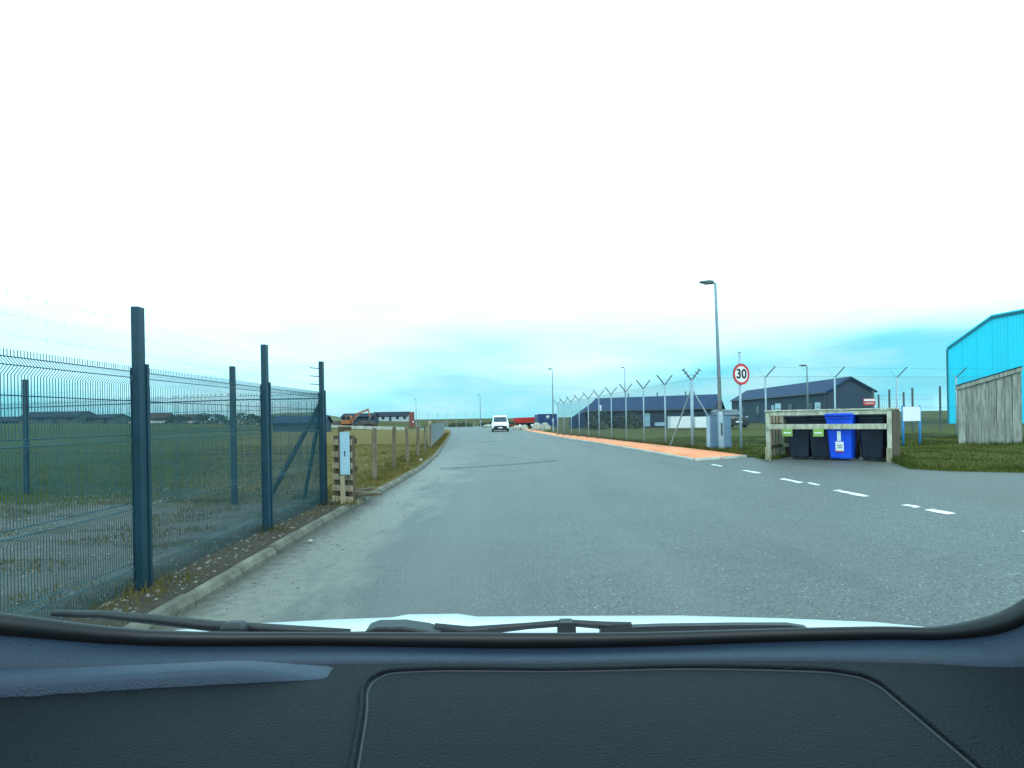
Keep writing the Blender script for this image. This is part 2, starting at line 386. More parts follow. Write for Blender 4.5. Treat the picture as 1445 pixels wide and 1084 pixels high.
# long low hill on the skyline
mb = MB(); n = 48; rows = 8
for j in range(rows+1):
    t = j/rows
    for i in range(n+1):
        s = i/n; x = -460+s*230
        ht = 19*math.sin(math.pi*s)**1.3*math.sin(math.pi*t/1.0*.5) if j else 0
        mb.v.append((x, 760+t*160, -2+ht*(1+.12*noise.noise(Vector((s*9, t*3, 1))))))
for j in range(rows):
    for i in range(n): a = j*(n+1)+i; mb.f.append((a, a+1, a+n+2, a+n+1))
o = mb.build('hill', 'hill', smooth=True); o['kind'] = 'structure'

# left kerb, stone by stone
kerb = bpy.data.objects.new('kerb', None); C.objects.link(kerb); kerb['kind'] = 'structure'
y = 2.2; i = 0; stones = {}
while y < 76 and i < 110:
    ln = .9; x0, x1 = kx(y), kx(min(y+ln, 78)); a = math.atan2(x1-x0, ln)
    if 'm' not in stones:
        # half-battered profile: vertical back, sloping face towards the road
        stones['m'] = MB().prism([(-.105,-.12),(.02,-.12),(.012,.045),(-.02,.098),(-.095,.104),(-.105,.096)], 'y', 0.006, ln-.006).mesh('kerb_stone')
    o = link('kerb_stone', stones['m'], 'kerb', kerb); o.location = (x0+random.uniform(-.008,.008), y, random.uniform(-.012,.008)); o.rotation_euler = (random.uniform(-.006,.006), random.uniform(-.03,.03), -a)
    y += ln; i += 1

# red pavement with its pale edging
pav_poly = [(x+.09, y) for y, x in PR]+[(x, y) for y, x in PB[::-1]]
sheet('pavement', pav_poly, .8, lambda x, y: g(x)+.062, 'pave', (0, 7, 15, 60), skirt=.06)
pk = bpy.data.objects.new('pavement_kerb', None); C.objects.link(pk); pk['kind'] = 'structure'
def interp(T, y):
    for (a, xa), (b, xb) in zip(T, T[1:]):
        if a <= y <= b: return xa+(xb-xa)*(y-a)/(b-a)
    return T[-1][1]
y = 15.75; edge = MB().box(0, .125, .004, .911, -.1, .057).mesh('kerb_stone')
while y < 94:
    x0, x1 = interp(PR, y), interp(PR, y+.915)
    o = link('kerb_stone', edge, 'pkerb', pk); o.location = (x0, y, g(x0)+random.uniform(-.004,.004)); o.rotation_euler = (0, 0, -math.atan2(x1-x0, .915)); y += .915
# dropped end edging of the pavement
for k in range(2):
    x0, y0, x1, y1 = [(4.99,15.62,5.62,15.44),(5.64,15.43,6.25,15.25)][k]
    MB().bar((x0, y0, g(x0)+.02), (x1, y1, g(x1)+.02), .1, .09).build('kerb_stone', 'pkerb', pk)

grass_poly = [(8.9,10.0),(16,9.7),(70,9.3),(400,9),(400,400),(1.5,400),(1.0,97)]+[(x+.01, y) for y, x in PB[::-1] if y < 97]+[(6.4,15.2),(6.35,14.15),(6.6,14.3),(7.6,15.1),(9.0,13.7),(8.36,12.55),(7.9,11.6),(7.65,11.0),(8.0,10.45)]
def rgz(x, y):
    b = g(x)
    return b+.05+.03*noise.noise(Vector((x*1.1, y*1.1, 5)))+.05*noise.noise(Vector((x*.3, y*.3, 8)))*min(1, max(0, (y-11)/6))
sheet('grass', grass_poly, .5, rgz, 'rgrass', (3, 24, 9, 34), skirt=.08)

# dashed edge line across the lay-by (worn, so each dash is ragged)
def strip(name, pts, w, z, m, jag=.0, label=None):
    mb = MB(); n = len(pts)
    fine = []
    for i in range(n-1):
        p, q = Vector(pts[i]), Vector(pts[i+1]); k = max(2, int((q-p).length/.12))
        fine += [p.lerp(q, j/k) for j in range(k)]
    fine.append(Vector(pts[-1]))
    for i, p in enumerate(fine):
        t = (fine[min(i+1, len(fine)-1)]-fine[max(i-1, 0)]).normalized(); nn = Vector((-t.y, t.x))
        for sgn in (-1, 1):
            q = p+nn*sgn*(w/2+random.uniform(-jag, jag)); mb.v.append((q.x, q.y, g(q.x)+z))
    for i in range(len(fine)-1): mb.f.append((2*i, 2*i+1, 2*i+3, 2*i+2))
    o = mb.build(name, m); o['kind'] = 'structure'; return o
for a, b, w in [((4.98,14.3),(5.03,13.75),.09),((5.09,12.6),(5.13,11.9),.13),((5.10,10.85),(5.12,10.15),.13),((5.22,10.1),(5.20,9.72),.09),((5.14,9.1),(5.16,8.35),.13),((5.17,7.55),(5.19,7.32),.12),((5.18,7.15),(5.23,6.80),.14),((5.19,5.80),(5.2,5.3),.11)]:
    strip('lane_marking', [a, b], w*.78, .004, 'paint', .014)
strip('tar_seam', [(-2.3,18.1),(-1.5,18.35),(-.5,18.85),(.5,19.5),(1.55,20.05)], .26, .006, 'tar', .07)
strip('tar_seam', [(-2.7,38.0),(-1.6,38.7),(-.9,38.9)], .5, .006, 'tar', .12)

# ------------------------------------------------------------------ green mesh fences
FOLDS = [(0,0),(0,.13),(.031,.18),(0,.23),(0,.66),(.031,.71),(0,.76),(0,1.26),(.031,1.31),(0,1.36),(0,1.66),(0,1.80),(.05,1.86),(0,1.92),(.0,1.97)]
def mesh_panel(p, q, parent, h=1.97, r=.0031, step=.0265, mt='wire'):
    p, q = Vector(p), Vector(q); d = q-p; ln = d.length; t = d.normalized(); nn = Vector((t.y, -t.x, 0)); k = h/1.97
    mb = MB(); n = int(ln/step)
    for i in range(n+1):
        b = p+t*(i*ln/n)
        mb.tube([b+nn*o*k+Vector((0,0,.05+z*k)) for o, z in FOLDS], r, 3, False)
    for o, z in [f for f in FOLDS if f[0] > .03]+[(0,.23),(0,.76),(0,1.36),(0,1.66),(0,1.92)]:
        mb.tube([p+nn*(o*k+.004)+Vector((0,0,.05+z*k)), q+nn*(o*k+.004)+Vector((0,0,.05+z*k))], r*1.25, 4, False)
    return mb.build('mesh_panel', mt, parent, kind='stuff')
def strand(a, b, parent, m='galvdark', barbs=.16, r=.0007):
    a, b = Vector(a), Vector(b); ln = (b-a).length; t = (b-a).normalized(); mb = MB(); n = 6
    mb.tube([a.lerp(b, i/n)-Vector((0,0,.03*math.sin(math.pi*i/n))) for i in range(n+1)], r, 3, False)
    u = t.cross(Vector((0,0,1))).normalized()
    for i in range(1, int(ln/barbs)):
        c = a.lerp(b, i*barbs/ln)-Vector((0,0,.03*math.sin(math.pi*i*barbs/ln)))
        for s in (-1, 1): w = (u*random.uniform(-1, 1)+Vector((0,0,s))).normalized()*.018; mb.tube([c-w, c+w], r*.9, 3, False)
    return mb.build('barbed_strand', m, parent)
FX = -3.30; base = .11
fence = thing('mesh_fence', 'green welded mesh security fence with tall posts running beside the left kerb', 'fence', (FX, 2.5, 0))
py = [.02, 2.56, 5.15, 7.43]
for k, yy in enumerate(py):
    w = .09
    post = MB().box(-.035, .035, yy-w/2, yy+w/2, -.2, 2.60).build('post', 'fencegreen', fence, bevel=.006)
    MB().box(-.048, -.036, yy-.045, yy+.045, .1, 2.06).build('clamp_bar', 'fencegreen', post)
    MB().box(-.048, .048, yy+.046, yy+.078, -.1, 2.10).build('sleeve', 'fencegreen', post, bevel=.005)
    if k:
        for z in (.3, .8, 1.35, 1.9): MB().tube([(-.07, yy, z), (-.048, yy, z)], .012, 6).build('bolt', 'galvdark', post)
    if k == 3:
        for z in (2.2, 2.34, 2.48): MB().bar((-.03, yy, z), (-.19, yy-.02, z+.012), .02, .014).build('wire_bracket', 'fencegreen', post)
MB().bar((-.05, 7.47, 1.85), (-1.35, 8.3, .05), .06, .06).build('brace', 'fencegreen', fence)
MB().bar((-.06, 7.5, 1.7), (-.55, 7.95, .05), .05, .05).build('brace', 'fencegreen', fence)
for a, b in zip(py, py[1:]): mesh_panel((-.055, a, base-.05), (-.055, b, base-.05), fence)
mesh_panel((-.055, -2.5, base-.05), (-.055, .02, base-.05), fence)
for z in (2.2, 2.34, 2.48):
    for a, b in zip(py, py[1:]): strand((-.04, a, z), (-.04, b, z), fence)
# second line of the compound: gate line running left from the corner
gate = thing('mesh_fence', 'green mesh fence with wide gates crossing behind the gravel yard', 'fence', (FX, 9.95, 0))
gp = [(-.02,.05),(-1.58,.05),(-6.95,2.1),(-12,4.1)]
for k, (x, yy) in enumerate(gp):
    if k == 0: continue
    z0 = fz(FX+x)-.1
    post = MB().box(x-.04, x+.04, yy-.04, yy+.04, -.2, 2.55+z0).build('post', 'fencegreen', gate, bevel=.006)
for (a, b), (c, d) in zip(gp, gp[1:]):
    z0, z1 = fz(FX+a)-.04, fz(FX+c)-.04
    ln = math.hypot(c-a, d-b); k = 1 if ln < 3 else 2
    for j in range(k):
        t0, t1 = j/k, (j+1)/k
        mesh_panel((a+(c-a)*t0, b+(d-b)*t0, z0), (a+(c-a)*t1, b+(d-b)*t1, z0), gate, step=.045)
    for z in (.12, 1.0, 1.95): MB().tube([(a, b+.03, z+z0-.05), (c, d+.03, z+z0-.05)], .009, 6).build('gate_rail', 'fencegreen', gate)
    for z in (2.2, 2.34, 2.48): strand((a, b, z+z0), (c, d, z+z1), gate)

# upright pallet and notice board at the end of the mesh fence
pal = thing('pallet', 'sawn timber pallet stood on end against the mesh fence corner post', 'pallet', (-3.02, 10.28, .1), R(-28))
for x in (-.19, 0.0, .17): MB().box(x-.03, x+.03, -.05, .05, -.02, 1.20).build('bearer', 'brownwood', pal)
for k, z in enumerate([.06, .26, .46, .66, .86, 1.08]): MB().box(-.24+random.uniform(-.01,.01), .23, -.075, -.053, z-.055, z+.05).build('slat', 'palewood', pal, bevel=.004)
for z in (.1, .6, 1.1): MB().box(-.24, .23, .053, .073, z-.05, z+.05).build('slat', 'brownwood', pal)
nbp = thing('notice_board', 'narrow pale blue notice board on a wooden post beside the pallet', 'notice board', (-2.93, 10.0, .1), R(-8))
box('post', 'palewood', nbp, -.10, -.04, .0, .06, -.2, 1.38)
box('board', 'notice', nbp, -.09, .085, -.02, -.002, .52, 1.27, bevel=.004); box('cap', 'brownwood', nbp, -.11, .10, -.03, .05, 1.29, 1.36)
box('frame', 'brownwood', nbp, -.115, -.092, -.024, .0, .50, 1.29)
mk = MB().box(-.008, .008, -.024, -.0205, .84, .90); mk.box(-.014, .014, -.024, -.0205, .905, .93); mk.build('printed_mark', 'black', nbp)
# loose timber on the ground
for k, (x, yy, a, m) in enumerate([(-2.95, 10.7, .5, 'brownwood'), (-2.85, 10.95, -.3, 'oldwood'), (-3.05, 11.3, 1.1, 'brownwood')]):
    o = MB().box(-.35, .35, -.05, .05, 0, .045).build('timber_offcut', m, bevel=.004); o.location = (x, yy, .14+.01*k); o.rotation_euler = (0, R(2), a)
    tag(o, ['brown board lying nearest the foot of the upright pallet', 'weathered board lying on the verge in front of the wire fence', 'brown board lying slantwise just behind the other loose boards'][k], 'board', 'loose boards on the verge')

# stock fence
sf = thing('stock_fence', 'stock fence of rough wooden posts and thin wires along the tan field', 'fence', (-3.4, 14, .1))
sp = [(-3.38,13.9,1.28,.062),(-3.55,17.0,1.26,.062),(-3.56,19.4,1.24,.058),(-3.72,22.4,1.24,.058),(-3.93,25.6,1.24,.055),(-4.12,28.6,1.25,.055)]
for x, yy, h, r in sp:
    lx, ly = random.uniform(-.05,.05), random.uniform(-.03,.03)
    MB().tube([(x+3.4, yy-14, -.3), (x+3.4+lx*.4, yy-14+ly*.5, h*.5), (x+3.4+lx, yy-14+ly, h-.04), (x+3.4+lx, yy-14+ly, h)], [r*1.06, r, r*.97, r*.7], 9).build('post', 'oldwood', sf)
wp = [(-3.1,10.4)]+[(a, b) for a, b, _, _ in sp]+[(-4.3,30.2)]
for z in (.25, .45, .65, .85, 1.08): MB().tube([(a+3.4, b-14, z) for a, b in wp], .0022, 3, False).build('wire', 'galvdark', sf)

# blue-grey sheet fence further along
hf = thing('sheet_fence', 'blue-grey corrugated sheet fence with pale end post beyond the wooden posts', 'fence', (-4.35, 30.3, .1))
def hx(t): return -.1*t-.000*t*t
n = 26; me = None
for k in range(n):
    y0 = k*1.15; x0, x1 = -3.0*(y0/32)**1.05, -3.0*((y0+1.15)/32)**1.05
    if me is None:
        mb = MB(); nn = 12; front = []; back = []
        for i in range(nn+1):
            yv = .01+1.13*i/nn; xv = .014*(1 if i % 2 else -1); front.append((xv+.003, yv)); back.append((xv-.003, yv))
        mb.prism(front+back[::-1], 'z', 0, 1.18); me = mb.mesh('sheet')
    o = link('sheet', me, 'sheetgrey', hf); o.location = (x0+random.uniform(-.01,.01), y0, random.uniform(-.02,.03)); o.rotation_euler = (0, 0, -math.atan2(x1-x0, 1.15))
    if k % 3 == 0: MB().tube([(x0-.09, y0, -.2), (x0-.09, y0, 1.34+random.uniform(-.06,.1))], .045, 7).build('post', 'oldwood', hf)
box('end_post', 'palewood', hf, -.08, .08, -.16, -.02, -.2, 1.38, bevel=.01)

# ------------------------------------------------------------------ right-hand chain-link fence
def chain_section(p, q, h, parent):
    """diamond mesh from p to q (ground points), two crossing families of wires 60 mm apart"""
    p, q = Vector(p), Vector(q); d = q-p; ln = math.hypot(d.x, d.y); mb = MB(); st = .085
    def P(s, z): t = s/ln; return p.lerp(q, t)+Vector((0,0,z))
    off = Vector((d.y, -d.x, 0)).normalized()*.002
    for fam in (1, -1):
        c = -h
        while c < ln+h:
            # line s = c + fam*z  -> clip to 0..ln , 0..h
            pts = []
            z0, z1 = 0, h
            if fam == 1: z0 = max(0, -c); z1 = min(h, ln-c)
            else: z0 = max(0, c-ln); z1 = min(h, c)
            if z1-z0 > .05: mb.tube([P(c+fam*z0, z0+.06)+off*fam, P(c+fam*z1, z1+.06)+off*fam], .0021, 3, False)
            c += st*math.sqrt(2)
    return mb.build('chain_link_mesh', 'chain', parent, kind='stuff')
FH = 2.34
def ypost(x, yy, parent, arms=(-1, 1), r=.03, dirn=(1, 0), h=FH, strong=False):
    z = g(x)+.03; c = Vector((x, yy, z)); o = MB()
    o.tube([c-Vector((0,0,.3)), c+Vector((0,0,h))], r, 8); post = o.build('post', 'galv', parent, smooth=True)
    for s in arms:
        e = c+Vector((dirn[0]*s*.33, dirn[1]*s*.33, h+.36))
        MB().bar(c+Vector((0,0,h-.02)), e, .035, .035).build('crank_arm', 'galvdark', post)
        if strong:
            for t in (.35, .65, .95):
                m = (c+Vector((0,0,h))).lerp(e, t); MB().bar(m-Vector((.07*s,0,-.05)), m+Vector((.07*s,0,-.05)), .018, .018).build('wire_clip', 'galvdark', post)
    return post
cf = thing('chain_link_fence', 'long chain-link fence with Y-topped steel posts beside the red pavement', 'fence')
rp = [(6.15-.265*k, 19.5+2.43*k) for k in range(11)]
for k, (x, yy) in enumerate(rp): ypost(x, yy, cf, dirn=(.95, .25), r=.055 if k in (0, 10) else .03, strong=(k == 0))
for k, ((a, b), (c, d)) in enumerate(zip(rp, rp[1:])): chain_section((a, b, g(a)), (c, d, g(c)), FH-.02, cf)
for z in (.1, FH/2, FH):
    MB().tube([(a, b, g(a)+.05+z) for a, b in rp], .004, 4, False).build('line_wire', 'galvdark', cf)
z0 = g(6.15)
MB().tube([(6.12, 19.5, z0+FH*.86), (5.83, 21.15, z0)], .026, 7).build('brace', 'galv', cf); MB().tube([(6.18, 19.5, z0+FH*.86), (7.4, 19.75, z0+.03)], .026, 7).build('brace', 'galv', cf)
cf2 = thing('chain_link_fence', 'chain-link fence with cranked posts running behind the bin store to the right', 'fence')
rp2 = [(6.15,19.5),(8.78,19.75),(11.6,20.5),(14.3,21.2),(17.05,21.9),(19.8,22.6),(22.5,23.4)]
for k, (x, yy) in enumerate(rp2[1:]):
    pst = ypost(x, yy, cf2, arms=(1,), dirn=(.85, -.5)); 
    MB().bar((x, yy, g(x)+FH+.02), (x-.2, yy+.1, g(x)+FH+.30), .012, .012).build('crank_arm', 'galv', pst)
for (a, b), (c, d) in zip(rp2, rp2[1:]): chain_section((a, b, g(a)), (c, d, g(c)), FH-.02, cf2)
for z in (.1, FH/2, FH): MB().tube([(a, b, g(a)+.05+z) for a, b in rp2], .004, 4, False).build('line_wire', 'galvdark', cf2)
for (a, b), (c, d) in zip(rp2[1:], rp2[2:]): strand((a+.3, b-.17, g(a)+FH+.36), (c+.3, d-.17, g(c)+FH+.36), cf2, barbs=.25, r=.0025)

# small notices on the fence
def notice(name, label, x, yy, z, w, h, col, rz, strip=None):
    t = thing(name, label, 'sign', (x, yy, z), rz)
    box('plate', col, t, -w/2, w/2, -.008, .0, -h/2, h/2, bevel=.003)
    if strip: box('text_band', strip, t, -w*.46, w*.46, -.011, -.0085, h*.12, h*.40)
    box('text_line', 'black' if not strip else 'white', t, -w*.36, w*.36, -.011, -.0085, -h*.22, -h*.14)
notice('notice_sign', 'small white notice fixed to the chain-link fence beside the pavement', 4.85, 31.2, 2.03, .22, .30, 'white', R(-75), None)
notice('notice_sign', 'pale blue notice on the fence left of the bin store', 9.22, 19.80, 1.77, .22, .26, 'notice', R(12), None)
notice('notice_sign', 'pale blue notice on the fence above the blue bin', 10.82, 20.22, 1.80, .24, .24, 'notice', R(14), None)
notice('notice_sign', 'red and white warning notice on the fence right of the gable hut', 13.02, 20.80, 1.92, .54, .26, 'pink', R(14), 'white')

# dark post fence far right
df = thing('mesh_fence', 'dark steel post and mesh fence behind the white sign board', 'fence', (19, 30, 0))
dp = [(19.3,30.5,2.25),(19.9,31.5,2.0),(20.5,31.0,2.3),(21.2,33,2.1),(21.4,30.5,2.35),(22.3,32.5,2.2),(22.65,30.2,2.4)]
for x, yy, h in dp: box('post', 'galvdark', df, x-19-.035, x-19+.035, yy-30-.035, yy-30+.035, .2, h+.45)
mb = MB()
for i in range(int(3.4/.10)): mb.tube([(.3+i*.10, .65, .5), (.3+i*.10, .65, 2.45)], .004, 3, False)
for z in (.6, 1.0, 1.4, 1.8, 2.2, 2.44): mb.tube([(.3, .65, z), (3.66, .65, z)], .006, 3, False)
mb.build('mesh_panel', 'chain', df, kind='stuff')

# ------------------------------------------------------------------ street lamps
def lamp(label, x, yy, h, z, lean=0, headlen=.42, r=(.06, .04), side=-1):
    t = thing('street_lamp', label, 'street lamp', (x, yy, z), 0, 'street lamps'); t.rotation_euler = (0, lean, 0)
    MB().tube([(0,0,-.3),(0,0,.02),(0,0,1.1),(0,0,1.13),(0,0,1.2)], [r[0]*1.35, r[0]*1.35, r[0]*1.35, r[0]*1.2, r[0]], 12).build('base_column', 'galv', t, smooth=True)
    MB().tube([(0,0,1.15),(0,0,h-.1),(0,0,h)], [r[0], r[1], r[1]], 12).build('column', 'galv', t, smooth=True)
    MB().tube([(0,0,h-.04),(side*.12,0,h+.015)], .03, 8).build('bracket', 'galv', t)
    hd = MB(); s = side
    hd.loft([[(s*.06,-.07,h-.04),(s*.06,.07,h-.04),(s*.06,.07,h+.05),(s*.06,-.07,h+.05)],
             [(s*(.06+headlen*.35),-.12,h-.03),(s*(.06+headlen*.35),.12,h-.03),(s*(.06+headlen*.35),.10,h+.07),(s*(.06+headlen*.35),-.10,h+.07)],
             [(s*(.06+headlen),-.09,h+.015),(s*(.06+headlen),.09,h+.015),(s*(.06+headlen),.07,h+.05),(s*(.06+headlen),-.07,h+.05)]])
    head = hd.build('lamp_head', 'galvdark', t, bevel=.012)
    MB().box(min(s*.16, s*(headlen*.85)), max(s*.16, s*(headlen*.85)), -.07, .07, h-.046, h-.034).build('lens', 'lens', head)
    box('service_door', 'galvdark', t, -.028, .028, -r[0]*1.35-.004, -r[0]*1.2, .45, .85)
    return t
lamp('tall grey street lamp in front of the blue-grey cabinet', 6.48, 17.7, 5.2, g(6.48)+.04, R(-1.2))
lamp('grey street lamp at the far end of the chain-link fence', 3.95, 54.9, 5.95, g(3.9)+.03, 0)
lamp('street lamp standing at the road end behind the white van', -5.5, 99.5, 5.6, .05, 0)
lamp('distant street lamp beside the red totem', -21.8, 130, 6.1, .1, 0)
lamp('thin street lamp rising behind the bin store', 18.9, 36.5, 4.1, .48, 0)
lamp('street lamp behind the long dark hut', 13.9, 70, 7.0, .48, 0)

# ------------------------------------------------------------------ speed limit sign
def text_mesh(txt, size, bold=.0, extrude=.0):
    cu = bpy.data.curves.new('t', 'FONT'); cu.body = txt; cu.size = size; cu.align_x = 'CENTER'; cu.align_y = 'CENTER'; cu.offset = bold; cu.extrude = extrude; cu.space_character = 1.02
    o = bpy.data.objects.new('t', cu); C.objects.link(o); dg = bpy.context.evaluated_depsgraph_get()
    me = bpy.data.meshes.new_from_object(o.evaluated_get(dg)); bpy.data.objects.remove(o); bpy.data.curves.remove(cu); return me
ss = thing('speed_limit_sign', 'round 30 speed limit sign with red border on a tall grey pole', 'road sign', (7.0, 17.4, g(7)+.04), R(22)); 
MB().tube([(0,.05,-.3),(0,.05,2.96)], .038, 12).build('pole', 'galv', ss, smooth=True)
MB().tube([(0,.05,2.96),(0,.05,2.98)], .04, 12).build('pole_cap', 'galvdark', ss)
def disc(r, y0, y1, seg=40): return MB().prism([(r*math.cos(2*math.pi*i/seg), 2.30+r*math.sin(2*math.pi*i/seg)) for i in range(seg)], 'y', y0, y1)
disc(.325, -.012, .0).build('backing_plate', 'galvdark', ss)
ring = MB(); seg = 48
for rr in (.318, .245):
    for i in range(seg): ring.v.append((rr*math.cos(2*math.pi*i/seg), -.0155, 2.30+rr*math.sin(2*math.pi*i/seg)))
for i in range(seg): j = (i+1) % seg; ring.f.append((i, j, seg+j, seg+i))
ring.build('red_border', 'red', ss); disc(.247, -.0145, -.012).build('white_face', 'white', ss)
me = text_mesh('30', .40, .013); o = link('numerals', me, 'black', ss); o.rotation_euler = (R(90), 0, 0); o.location = (0, -.0175, 2.30)
for z in (2.12, 2.48): box('clip', 'galvdark', ss, -.06, .06, .0, .02, z-.02, z+.02)

# ------------------------------------------------------------------ cabinet
cb = thing('utility_cabinet', 'blue-grey metal utility cabinet standing behind the tall street lamp', 'cabinet', (6.585, 18.2, g(6.6)+.03), R(-3))
box('body', 'cabinet', cb, -.33, .33, -.18, .2, .06, 1.08, bevel=.008); box('plinth', 'galvdark', cb, -.31, .31, -.16, .18, -.15, .06)
box('top', 'cabinet', cb, -.35, .35, -.2, .22, 1.082, 1.115, bevel=.006)
box('side_panel', 'notice', cb, -.338, -.3305, -.165, .185, .08, 1.06)
for s in (-1, 1):
    d = box('door', 'cabinet', cb, min(s*.008, s*.315), max(s*.008, s*.315), -.194, -.181, .1, 1.05, bevel=.004)
    box('handle', 'galvdark', d, s*.05-.012, s*.05+.012, -.208, -.1945, .52, .64)

# ------------------------------------------------------------------ bin store and bins (front faces left towards the road)
YAW = R(-40)
store = thing('bin_store', 'open timber bin store with pale rails and slatted side', 'bin store', (6.33, 14.12, g(6.6)+.02), YAW)
W, D, HH = 2.52, 1.15, 1.17
def pbox(n, m, *a, b=.005): return box(n, m, store, *a, bevel=b)
pbox('post', 'storewood', -.045, .045, -.045, .045, -.15, HH); pbox('post', 'storewood', W-.045, W+.045, -.045, .045, -.15, HH)
pbox('post', 'storewood', -.045, .045, D-.05, D+.04, -.15, HH); pbox('post', 'storewood', W-.045, W+.045, D-.05, D+.04, -.15, HH); pbox('post', 'storewood', W*.55, W*.55+.08, D-.05, D+.04, -.15, HH)
pbox('top_rail', 'storewood', .05, W-.05, -.05, -.008, HH-.10, HH-.01); pbox('mid_rail', 'storewood', -.02, W-.05, -.075, -.048, HH-.43, HH-.31)
pbox('cap_rail', 'storewood', -.07, W+.07, -.075, .05, HH+.003, HH+.035)
pbox('cap_rail', 'storewood', W-.06, W+.08, .053, D+.06, HH+.003, HH+.035); pbox('cap_rail', 'storewood', -.06, .06, .053, D+.06, HH+.003, HH+.035)
pbox('back_rail', 'storewood', .05, W*.55-.003, D-.04, D, HH-.10, HH-.005); pbox('back_rail', 'storewood', .05, W*.55-.003, D-.04, D, .25, .34)
for k in range(11): pbox('slat', 'brownwood' if k % 2 else 'oldwood', .06+k*.225, .06+k*.225+.14, D+.045, D+.065, .04, HH-.02, b=0)
for k in range(8): pbox('slat', 'palewood' if k % 2 else 'oldwood', -.02, .002, .07+k*.135, .07+k*.135+.075, .05, HH-.04, b=0)
pbox('side_rail', 'brownwood', .004, .03, .05, D-.055, .25, .33); pbox('side_rail', 'brownwood', .004, .03, .05, D-.055, .8, .88)
for k in range(8): pbox('plank', 'brownwood', W+.047, W+.068, -.03+k*.148, -.03+k*.148+.143, .0, HH-.01, b=.002)
pbox('foot_block', 'palewood', W-.06, W+.03, -.085, -.05, -.02, .33)
pbox('foot_block', 'palewood', -.06, .04, -.085, -.05, -.02, .30)
for x in (.35, 1.02):
    lb = box('label_plate', 'labelgreen', store, x, x+.22, -.088, -.078, HH-.60, HH-.42); box('printed_line', 'white', lb, x+.03, x+.19, -.091, -.0885, HH-.53, HH-.50)
def bin_at(label, u, v, m, sc=1.0, rz=0, sticker=False):
    c, s = math.cos(YAW), math.sin(YAW); X = 6.33+u*c-v*s; Yv = 14.12+u*s+v*c
    t = thing('wheelie_bin', label, 'bin', (X, Yv, g(X)+.02), YAW+rz, 'wheelie bins in the timber store'); t.scale = (sc, sc, sc)
    rings = []
    for z, w, d in [(0,.205,.22),(.03,.215,.235),(.5,.245,.275),(.88,.272,.32),(.90,.285,.335),(.955,.288,.338)]:
        ring = []; k = .05
        for cx, cy, a0 in [(w-k,d-k,0),(-w+k,d-k,90),(-w+k,-d+k,180),(w-k,-d+k,270)]:
            for a in (0, 45, 90): ring.append((cx+k*math.cos(R(a0+a)), cy+k*math.sin(R(a0+a)), z+.02))
        rings.append(ring)
    MB().loft(rings).build('body', m, t, smooth=False, bevel=.004)
    lr = []
    for z, e in [(.978,.0),(.99,.015),(1.03,.012),(1.058,-.06)]:
        w, d = .295+e, .35+e; ring = []; k = .06
        for cx, cy, a0 in [(w-k,d-k,0),(-w+k,d-k,90),(-w+k,-d+k,180),(w-k,-d+k,270)]:
            for a in (0, 45, 90): ring.append((cx+k*math.cos(R(a0+a)), cy+k*math.sin(R(a0+a)), z))
        lr.append(ring)
    lid = MB().loft(lr).build('lid', m, t, bevel=.004); MB().bar((-.2,-.38,1.0),(.2,-.38,1.0),.03,.025).build('lid_lip', m, lid)
    MB().tube([(-.24,.40,.98),(.24,.40,.98)], .016, 8).build('handle', m, t)
    for sx in (-.235, .235): MB().tube([(sx-.025,.24,.1),(sx+.025,.24,.1)], .1, 16).build('wheel', 'rubber', t)
    if sticker:
        def lp(n, mm, x0, x1, z0, z1, e=.0):
            # front face leans: y at height z
            yf = lambda z: -(.235+(z-.05)*.088)-.010-e
            MB().add([(x0,yf(z0),z0),(x1,yf(z0),z0),(x1,yf(z1),z1),(x0,yf(z1),z1),(x0,yf(z0)+.004,z0),(x1,yf(z0)+.004,z0),(x1,yf(z1)+.004,z1),(x0,yf(z1)+.004,z1)],[(0,1,2,3),(7,6,5,4),(0,4,5,1),(1,5,6,2),(2,6,7,3),(3,7,4,0)]).build(n, mm, t)
        lp('sticker', 'white', -.045, .03, .42, .64); lp('sticker', 'white', -.085, .08, .17, .405); lp('sticker_band', 'pink', -.085, .08, .17, .198, .003); lp('sticker_print', 'black', -.05, .045, .26, .275, .003); lp('sticker_print', 'black', -.05, .045, .31, .325, .003)
    return t
bin_at('dark wheelie bin next to the slatted side of the store', .62, .52, 'binblack')
bin_at('dark wheelie bin directly left of the blue bin', 1.10, .50, 'binblack', rz=R(2))
bin_at('bright blue wheelie bin with white stickers in the timber store', 1.56, .30, 'binblue', 1.03, R(-3), True)
bin_at('dark wheelie bin nearest the solid brown side of the store', 2.16, .48, 'binblack', rz=R(-2))

# ------------------------------------------------------------------ sign board on two blue posts
sb = thing('sign_board', 'blank white sign board on two blue posts in the grass', 'sign', (12.32, 17.6, g(12)), R(14))
box('board', 'white', sb, -.36, .30, -.03, -.01, .80, 1.24, bevel=.003)
M['bluepost'] = mat('blue_post', (.02, .22, .52), .5)
for x in (-.32, .33): MB().tube([(x,.025,-.3),(x,.025,1.28)], .035, 10).build('post', 'bluepost', sb, smooth=True)

